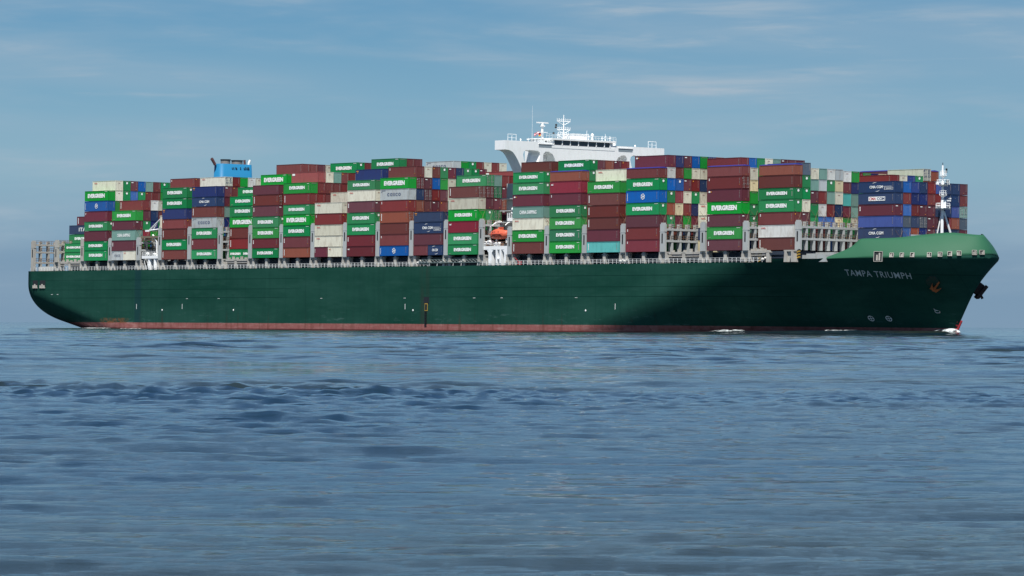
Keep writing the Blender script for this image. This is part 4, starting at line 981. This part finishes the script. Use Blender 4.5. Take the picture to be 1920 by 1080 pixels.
def place(k, row, tier, tok, x_front, Lc, half=''):
    global cnt
    mark = None
    if ':' in tok: tok, mark = tok.split(':')
    if mark == 'evo': mark = 'ev'; tok += 'o'
    col = tok[0]; fl = tok[1:]
    pt = pattern(k, row); z = ZB + sum(HGT[c] + .03 for c in pt[:tier]); H = HGT[pt[tier]]
    y = -HB + .15 + ROW0.get(k, 0) + PITCH*row + random.uniform(-.02, .02)
    x = x_front + random.uniform(-.03, .03)
    if 'L' in fl: x -= .0; Lc = 13.72
    doors = '!' in fl
    tarp = '^' in fl
    o = bpy.data.objects.new('shipping_container', body(Lc, H - (.25 if tarp else 0), doors)); COL.objects.link(o)
    o.matrix_world = HEEL @ Matrix.Translation((x, y, z))
    o.material_slots[0].link = 'OBJECT'; o.material_slots[0].material = CM[col]
    kids = []
    if mark == 'ev': mark2 = random.choice(('ev', 'ev', 'ev1', 'ev2'))
    else: mark2 = mark
    if mark: kids.append(('lettering' if mark not in ('pln', 'vst', 'vsh', 'lg1', 'lg2', 'pat', 'dor', 'emb') else ('emblem' if mark == 'emb' else 'marking'), lettering(mark2, Lc, H - (.25 if tarp else 0))))
    e = None
    if not doors:
        e = 'evo' if 'o' in fl else 'ev' if col in 'GEV' else 'tex' if 't' in fl else 'org' if 'y' in fl else 'wh' if col in 'WKZ' else 'nav' if col in 'NDUYF' else 'pln' if col in 'MBRPOCQ' else None
    Hh = H - (.25 if tarp else 0)
    if e: kids.append(('end_marking', end_marks(e, Hh)))
    if doors: kids.append(('door_gear', door_gear(Hh, col not in 'WKZ')))
    if tarp:
        kk = ('tarp', Lc)
        if kk not in KIDS:
            bm = bmesh.new(); box(bm, -Lc+.01, -.01, .01, CW-.01, 0, .14)
            prism(bm, [(.05, .14), (CW/2, .30), (CW-.05, .14)], 'x', -Lc+.05, -.05)
            KIDS[kk] = mesh_of(bm, 'tarpaulin', [m_tarp])
        kids.append(('tarpaulin', KIDS[kk]))
    for nm, me in kids:
        if not len(me.polygons): continue
        c = bpy.data.objects.new(nm, me); COL.objects.link(c); c.parent = o
        if nm == 'tarpaulin': c.location = (0, 0, Hh-.03)
    word = PAL[col][0]; nb = ORD[bays.index(k)+1]
    what = (' with ' + LOGO[mark]) if mark and mark != 'pln' else (' showing its doors' if doors else ' with blue tarpaulin' if tarp else '')
    rowt = 'outermost row' if row == 0 else (ORD[row+1] + ' row inboard')
    lab = f"{word} container{what}, {ORD[tier+1]} tier, {rowt}, {nb} bay from stern"
    if half: lab = f"short {word} container{what}, {half} one, bottom tier, {rowt}, {nb} bay from stern"
    wds = lab.split()
    if len(wds) > 16 and mark: lab = lab.replace(' with ' + LOGO[mark], ', lettered'); wds = lab.split()
    if len(wds) > 16: lab = lab.replace(' inboard', '').replace(' with ', ', ', 1).replace(', arcs and small box', ' and box').replace(' and arcs', '')
    tag(o, lab, 'container', GROUP); cnt += 1
    filled[(k, row, tier)] = 1
for k, rows in ST.items():
    for row, s in rows.items():
        for tier, tok in enumerate(s.split()):
            if tok == '-': continue
            xf = BAY[k][0]
            if '|' in tok:
                a, b2 = tok.split('|')
                place(k, row, tier, b2, xf, 6.06, 'forward'); place(k, row, tier, a, xf-6.13, 6.06, 'aft')
            else: place(k, row, tier, tok, xf, 12.19)
print('containers', cnt)

# the rest of the cargo, stowed out of sight behind and beneath: one mass
SURF = {'0': 4, 'a': 6, 'b': 4, 'c': 6, 'd': 6, 'e': 5, 'f': 6, 'g': 6, 'h': 5, 'i': 6, 'j': 6, 'k': 4, 'l': 5, 'm': 6, 'n': 6, 'o': 6, 'p': 6, 'q': 4, 'r': 6, 's': 5, 'u': 6}
bm = bmesh.new(); keys = list('MRPBEGWNUTEMO')
fm_ = [CM[c] for c in 'MRPBEGWNUTO']; ki = {c: i for i, c in enumerate('MRPBEGWNUTO')}
for k, (xf, pt0) in BAY.items():
    nrow = 9 if k == 'u' else 18 if k == 's' else 20
    for row in range(nrow):
        mx_t = max([t for (kk, r_, t) in filled if kk == k and r_ == row], default=-1)
        nat = SURF[k]
        if row == 0 and mx_t < 0: continue
        if k == '0' and row < 3: nat = 0
        if k == '0' and row > 12: nat = 3
        if k == 'q' and row < 4: continue
        if k == 'e' and row == 0: continue
        top = max(mx_t, nat-1); pt = pattern(k, row)
        top = min(top, len(pt)-1)
        if mx_t >= 0 and mx_t < top: top = mx_t
        for t in range(top+1):
            if (k, row, t) in filled: continue
            z = ZB + sum(HGT[c]+.03 for c in pt[:t]); H = HGT[pt[t]]; y = -HB+.15+ROW0.get(k, 0)+PITCH*row
            box(bm, xf-12.15, xf-.04, y+.02, y+CW-.02, z+.12, z+H-.04, ki[random.choice(keys)])
o = obj('stowed_cargo', bm, fm_); o.matrix_world = HEEL
tag(o, 'mass of containers stowed deep inside the stacks behind the visible ones', 'cargo', kind='stuff')

# lashing rods crossing the lower container ends
bm = bmesh.new()
def rods(k, rows, z0, z1):
    for row in rows:
        y = -HB+.15+ROW0.get(k, 0)+PITCH*row; x = BAY[k][0]
        bar(bm, (x+.08, y+.1, z1), (x+1.0, y+CW-.1, z0), .035); bar(bm, (x+.08, y+CW-.1, z1), (x+1.0, y+.1, z0), .035)
for k in 'abcdefghijkl': rods(k, range(0, 5), 27.0 if k not in 'ab' else 24.8, 30.6 if k not in 'ab' else 27.9)
for k in 'mnopqrs': rods(k, range(0, 9), 25.2, 28.4)
rods('u', range(0, 9), 20.5, 23.6)
obj('lashing_rods', bm, m_lash, ship)

# ------------------------------------------------------------------ sea
rng = np.random.default_rng(11)
def sea():
    rad = [6.0]
    while rad[-1] < 3500: rad.append(rad[-1]*1.0024 if rad[-1] > 22 else rad[-1]*1.05)
    while rad[-1] < 40000: rad.append(rad[-1]*1.03)
    rad = np.array(rad)
    fine = np.linspace(-9.5, 9.5, 820)
    mid_ = 9.5*np.power(180/9.5, np.linspace(0, 1, 40))[1:]
    th = np.concatenate([-mid_[::-1], fine, mid_]); th = th[:-1]        # closes on itself
    base = math.atan2(FW.y, FW.x)
    A = base - np.radians(th)
    Rr, AA = np.meshgrid(rad, A, indexing='ij')
    x = CAM.x + Rr*np.cos(AA); y = CAM.y + Rr*np.sin(AA)
    # view aligned coordinates only to orient the wind sea
    wind = base + 2.0
    z = np.zeros_like(x)
    cell = np.maximum(Rr*.0025, Rr*math.radians(19/900)*1.2)
    # patchiness
    pa = np.zeros_like(x)
    for i in range(14):
        lam = rng.uniform(14, 90); a = rng.uniform(0, 2*math.pi); pa += np.sin((x*math.cos(a)+y*math.sin(a))*2*math.pi/lam + rng.uniform(0, 6.3))
    pa = 1 + .28*pa/np.sqrt(7)
    pa = np.clip(pa, .2, 2.2)**1.5
    for i in range(110):
        lam = .30*(60.)**(i/109.)                  # .35 m .. 21 m
        a = base + math.pi + rng.normal(0, .30)
        amp = (.0025*lam**.8 if lam < 3 else .0025*3**.8*(3/lam)**.3)*(1.12 if 1.5 < lam < 5 else .92)
        kx, ky = math.cos(a)*2*math.pi/lam, math.sin(a)*2*math.pi/lam
        att = np.clip((lam/cell - 2.0)/1.5, 0, 1)
        ph = x*kx + y*ky + rng.uniform(0, 6.3)
        s_ = np.sin(ph); z += amp*att*pa*(np.exp(1.2*s_)-1.39)*.72
    d = (x-CAM.x)*FW.x + (y-CAM.y)*FW.y
    z *= 1 + 1.15*np.clip((d-135)/120, 0, 1)       # a little more sea running out in the fairway
    for i in range(16):                       # low swell in the offing
        lam = rng.uniform(11, 30); a = base + math.pi + rng.normal(0, .4)
        z += .016*np.clip((lam/cell-2)/2, 0, 1)*np.clip((d-500)/900, 0, 1)*np.sin(x*math.cos(a)*2*math.pi/lam + y*math.sin(a)*2*math.pi/lam + rng.uniform(0, 6.3))
    # short steep chop where an old wake crosses, about 90-125 m out
    lat = (x-CAM.x)*r0.x + (y-CAM.y)*r0.y
    dd = d + .10*lat*np.sin(lat*.035+2) + 2.5*np.sin(lat*.21+1.) + 1.6*np.sin(lat*.47)
    band = np.exp(-((dd-100)/13)**2) + .45*np.exp(-((dd-72)/16)**2)
    ch = np.zeros_like(x)
    for i in range(46):
        lam = rng.uniform(.4, 1.1); a = base + math.pi + rng.normal(0, .65)
        ph = x*math.cos(a)*2*math.pi/lam + y*math.sin(a)*2*math.pi/lam + rng.uniform(0, 6.3)
        ch += lam**.7*(np.exp(1.2*np.sin(ph))-1.39)*.72
    z += band*ch*.0066*np.clip(pa, .85, 1.2)
    # water heaped up beside the moving hull forward, and a low stern wave
    yy = -y - HB                              # metres off the starboard side
    sxp = 1/(1+np.exp(-(x-78)/14)) * 1/(1+np.exp((x-141)/4))
    hbx = np.interp(x, [24, 45, 65, 85, 105, 115, 122, 131], [25.6, 23.3, 19.2, 13.9, 7.9, 4.7, 2.5, 0.]) - HB
    off = yy - hbx
    z += .95*sxp*np.exp(-((off-9)/9)**2)*(yy > -40)
    nr, nc = x.shape
    co = np.stack([x, y, z], -1).reshape(-1, 3).astype(np.float32)
    co = np.vstack([co, [[CAM.x, CAM.y, 0]]]).astype(np.float32)
    i, j = np.meshgrid(np.arange(nr-1), np.arange(nc), indexing='ij'); j2 = (j+1) % nc
    q = np.stack([i*nc+j, i*nc+j2, (i+1)*nc+j2, (i+1)*nc+j], -1).reshape(-1, 4)
    tri = np.stack([np.full(nc, nr*nc), (np.arange(nc)+1) % nc, np.arange(nc)], -1)
    me = bpy.data.meshes.new('sea_water')
    nl = q.size + tri.size; nf = len(q)+len(tri)
    me.vertices.add(len(co)); me.vertices.foreach_set('co', co.ravel())
    me.loops.add(nl); me.loops.foreach_set('vertex_index', np.concatenate([q.ravel(), tri.ravel()]).astype(np.int32))
    me.polygons.add(nf)
    st_ = np.concatenate([np.arange(len(q))*4, q.size + np.arange(len(tri))*3]).astype(np.int32)
    me.polygons.foreach_set('loop_start', st_)
    me.polygons.foreach_set('use_smooth', np.ones(nf, bool))
    me.update(calc_edges=True); me.validate()
    if me.polygons[0].normal.z < 0: me.flip_normals()
    print('sea verts', len(co))
    return me
m = bpy.data.materials.new('sea_water_material'); m.use_nodes = True; t = m.node_tree; n, l = t.nodes, t.links
b = n['Principled BSDF']; b.inputs['Base Color'].default_value = (.020, .040, .042, 1); b.inputs['Roughness'].default_value = .05; b.inputs['IOR'].default_value = 1.333
tcn = n.new('ShaderNodeTexCoord'); mp = n.new('ShaderNodeMapping'); mp.inputs['Rotation'].default_value = (0, 0, -(math.atan2(FW.y, FW.x)-math.pi/2)); l.new(tcn.outputs['Object'], mp.inputs[0])
mp2 = n.new('ShaderNodeMapping'); mp2.inputs['Scale'].default_value = (1.1, 3.6, 1); l.new(mp.outputs[0], mp2.inputs[0])
nz = n.new('ShaderNodeTexNoise'); nz.inputs['Scale'].default_value = 1.3; nz.inputs['Detail'].default_value = 10; nz.inputs['Roughness'].default_value = .74; l.new(mp2.outputs[0], nz.inputs['Vector'])
bp = n.new('ShaderNodeBump'); bp.inputs['Strength'].default_value = .6; bp.inputs['Distance'].default_value = .036; l.new(nz.outputs[0], bp.inputs['Height']); l.new(bp.outputs[0], b.inputs['Normal'])
# unresolved wavelets: the facet normal wanders about the surface normal, so far water reflects higher sky
geo = n.new('ShaderNodeNewGeometry')
def facets(sc, det, seed):
    q = n.new('ShaderNodeMapping'); q.inputs['Scale'].default_value = sc; q.inputs['Location'].default_value = (seed, seed*.7, 0); l.new(mp.outputs[0], q.inputs[0])
    z = n.new('ShaderNodeTexNoise'); z.inputs['Scale'].default_value = 1; z.inputs['Detail'].default_value = det; z.inputs['Roughness'].default_value = .7; l.new(q.outputs[0], z.inputs['Vector'])
    return z
za = facets((.38, 1.5, 1), 7, 3.)
su = n.new('ShaderNodeVectorMath'); su.operation = 'SUBTRACT'; l.new(za.outputs['Color'], su.inputs[0]); su.inputs[1].default_value = (.5, .5, .5)
zp = facets((.035, .10, 1), 4, 9.)
kp = n.new('ShaderNodeMapRange'); kp.inputs[1].default_value = .38; kp.inputs[2].default_value = .62; kp.inputs[3].default_value = .08; kp.inputs[4].default_value = .6; l.new(zp.outputs[0], kp.inputs[0])
sy = n.new('ShaderNodeSeparateXYZ'); l.new(mp.outputs[0], sy.inputs[0])
off = n.new('ShaderNodeMapRange'); y0 = CAM.x*FW.x + CAM.y*FW.y; off.inputs[1].default_value = y0+120; off.inputs[2].default_value = y0+260; off.inputs[3].default_value = 1; off.inputs[4].default_value = 3.6; l.new(sy.outputs[1], off.inputs[0])   # breezier water offshore
kk = n.new('ShaderNodeMath'); kk.operation = 'MULTIPLY'; l.new(kp.outputs[0], kk.inputs[0]); l.new(off.outputs[0], kk.inputs[1])
scv = n.new('ShaderNodeVectorMath'); scv.operation = 'SCALE'; l.new(su.outputs[0], scv.inputs[0]); l.new(kk.outputs[0], scv.inputs['Scale'])
fl = n.new('ShaderNodeVectorMath'); fl.operation = 'MULTIPLY'; l.new(scv.outputs[0], fl.inputs[0]); fl.inputs[1].default_value = (1, 1, 0)
adn = n.new('ShaderNodeVectorMath'); adn.operation = 'ADD'; l.new(fl.outputs[0], adn.inputs[0]); l.new(geo.outputs['Normal'], adn.inputs[1])
nrm = n.new('ShaderNodeVectorMath'); nrm.operation = 'NORMALIZE'; l.new(adn.outputs[0], nrm.inputs[0]); l.new(nrm.outputs[0], bp.inputs['Normal'])
# muddy patches of silt in the water
mp3 = n.new('ShaderNodeMapping'); mp3.inputs['Scale'].default_value = (.02, .05, 1); l.new(mp.outputs[0], mp3.inputs[0])
nz3 = n.new('ShaderNodeTexNoise'); nz3.inputs['Scale'].default_value = 1; nz3.inputs['Detail'].default_value = 4; l.new(mp3.outputs[0], nz3.inputs['Vector'])
mr = n.new('ShaderNodeMapRange'); mr.inputs[1].default_value = .4; mr.inputs[2].default_value = .65; l.new(nz3.outputs[0], mr.inputs[0])
mi = n.new('ShaderNodeMix'); mi.data_type = 'RGBA'; l.new(mr.outputs[0], mi.inputs[0]); mi.inputs[6].default_value = (.008, .024, .044, 1); mi.inputs[7].default_value = (.024, .034, .030, 1); l.new(mi.outputs[2], b.inputs['Base Color'])
sw = bpy.data.objects.new('water', sea()); COL.objects.link(sw); sw.data.materials.append(m); tag(sw, 'blue grey rippled sea water reaching the horizon', kind='structure')

# foam along the hull and at the bow
mf = bpy.data.materials.new('foam'); mf.use_nodes = True; t = mf.node_tree; n, l = t.nodes, t.links; b = n['Principled BSDF']
b.inputs['Base Color'].default_value = (.66, .72, .74, 1); b.inputs['Roughness'].default_value = .8
tcn = n.new('ShaderNodeTexCoord'); nz = n.new('ShaderNodeTexNoise'); nz.inputs['Scale'].default_value = .9; nz.inputs['Detail'].default_value = 6; l.new(tcn.outputs['Object'], nz.inputs['Vector'])
mr = n.new('ShaderNodeMapRange'); mr.inputs[1].default_value = .44; mr.inputs[2].default_value = .60; l.new(nz.outputs[0], mr.inputs[0]); l.new(mr.outputs[0], b.inputs['Alpha'])
bm = bmesh.new()
def foam(x0, x1, off, h, amp=.3):
    n_ = max(6, int((x1-x0)/.8)); prev = None
    for i in range(n_+1):
        q = i/n_; x = x0+(x1-x0)*q; env = math.sin(math.pi*q)**.5*(1-amp+amp*random.random())
        y = -(hb(x, .3) if x < 130 else 0) - off
        zb = 1.0*(1/(1+math.exp(-(x-78)/14)))*(1/(1+math.exp((x-141)/4)))*.95*math.exp(-((off-9)/9)**2)
        c = [bm.verts.new((x, y+2.2, zb-.4)), bm.verts.new((x, y+.6, zb+.15+h*env)), bm.verts.new((x, y, zb+.12+h*env*.8)), bm.verts.new((x, y-2.2, zb-.15))]
        if prev:
            for k in range(3): bm.faces.new((prev[k], c[k], c[k+1], prev[k+1]))
        prev = c
foam(76, 84, 9.5, .24); foam(105, 112, 9., -.05); foam(-205, -182, 1.2, .10); foam(-176, -166, 1.0, .03)
foam(125, 132, 2.0, .8, .4)
ball(bm, (130.5, -2.2, .2), 1.0, 3.2, 1.4, 1.25)
o = obj('foam', bm, mf); tag(o, 'white foam thrown up along the waterline at bow and side', 'foam', kind='stuff')
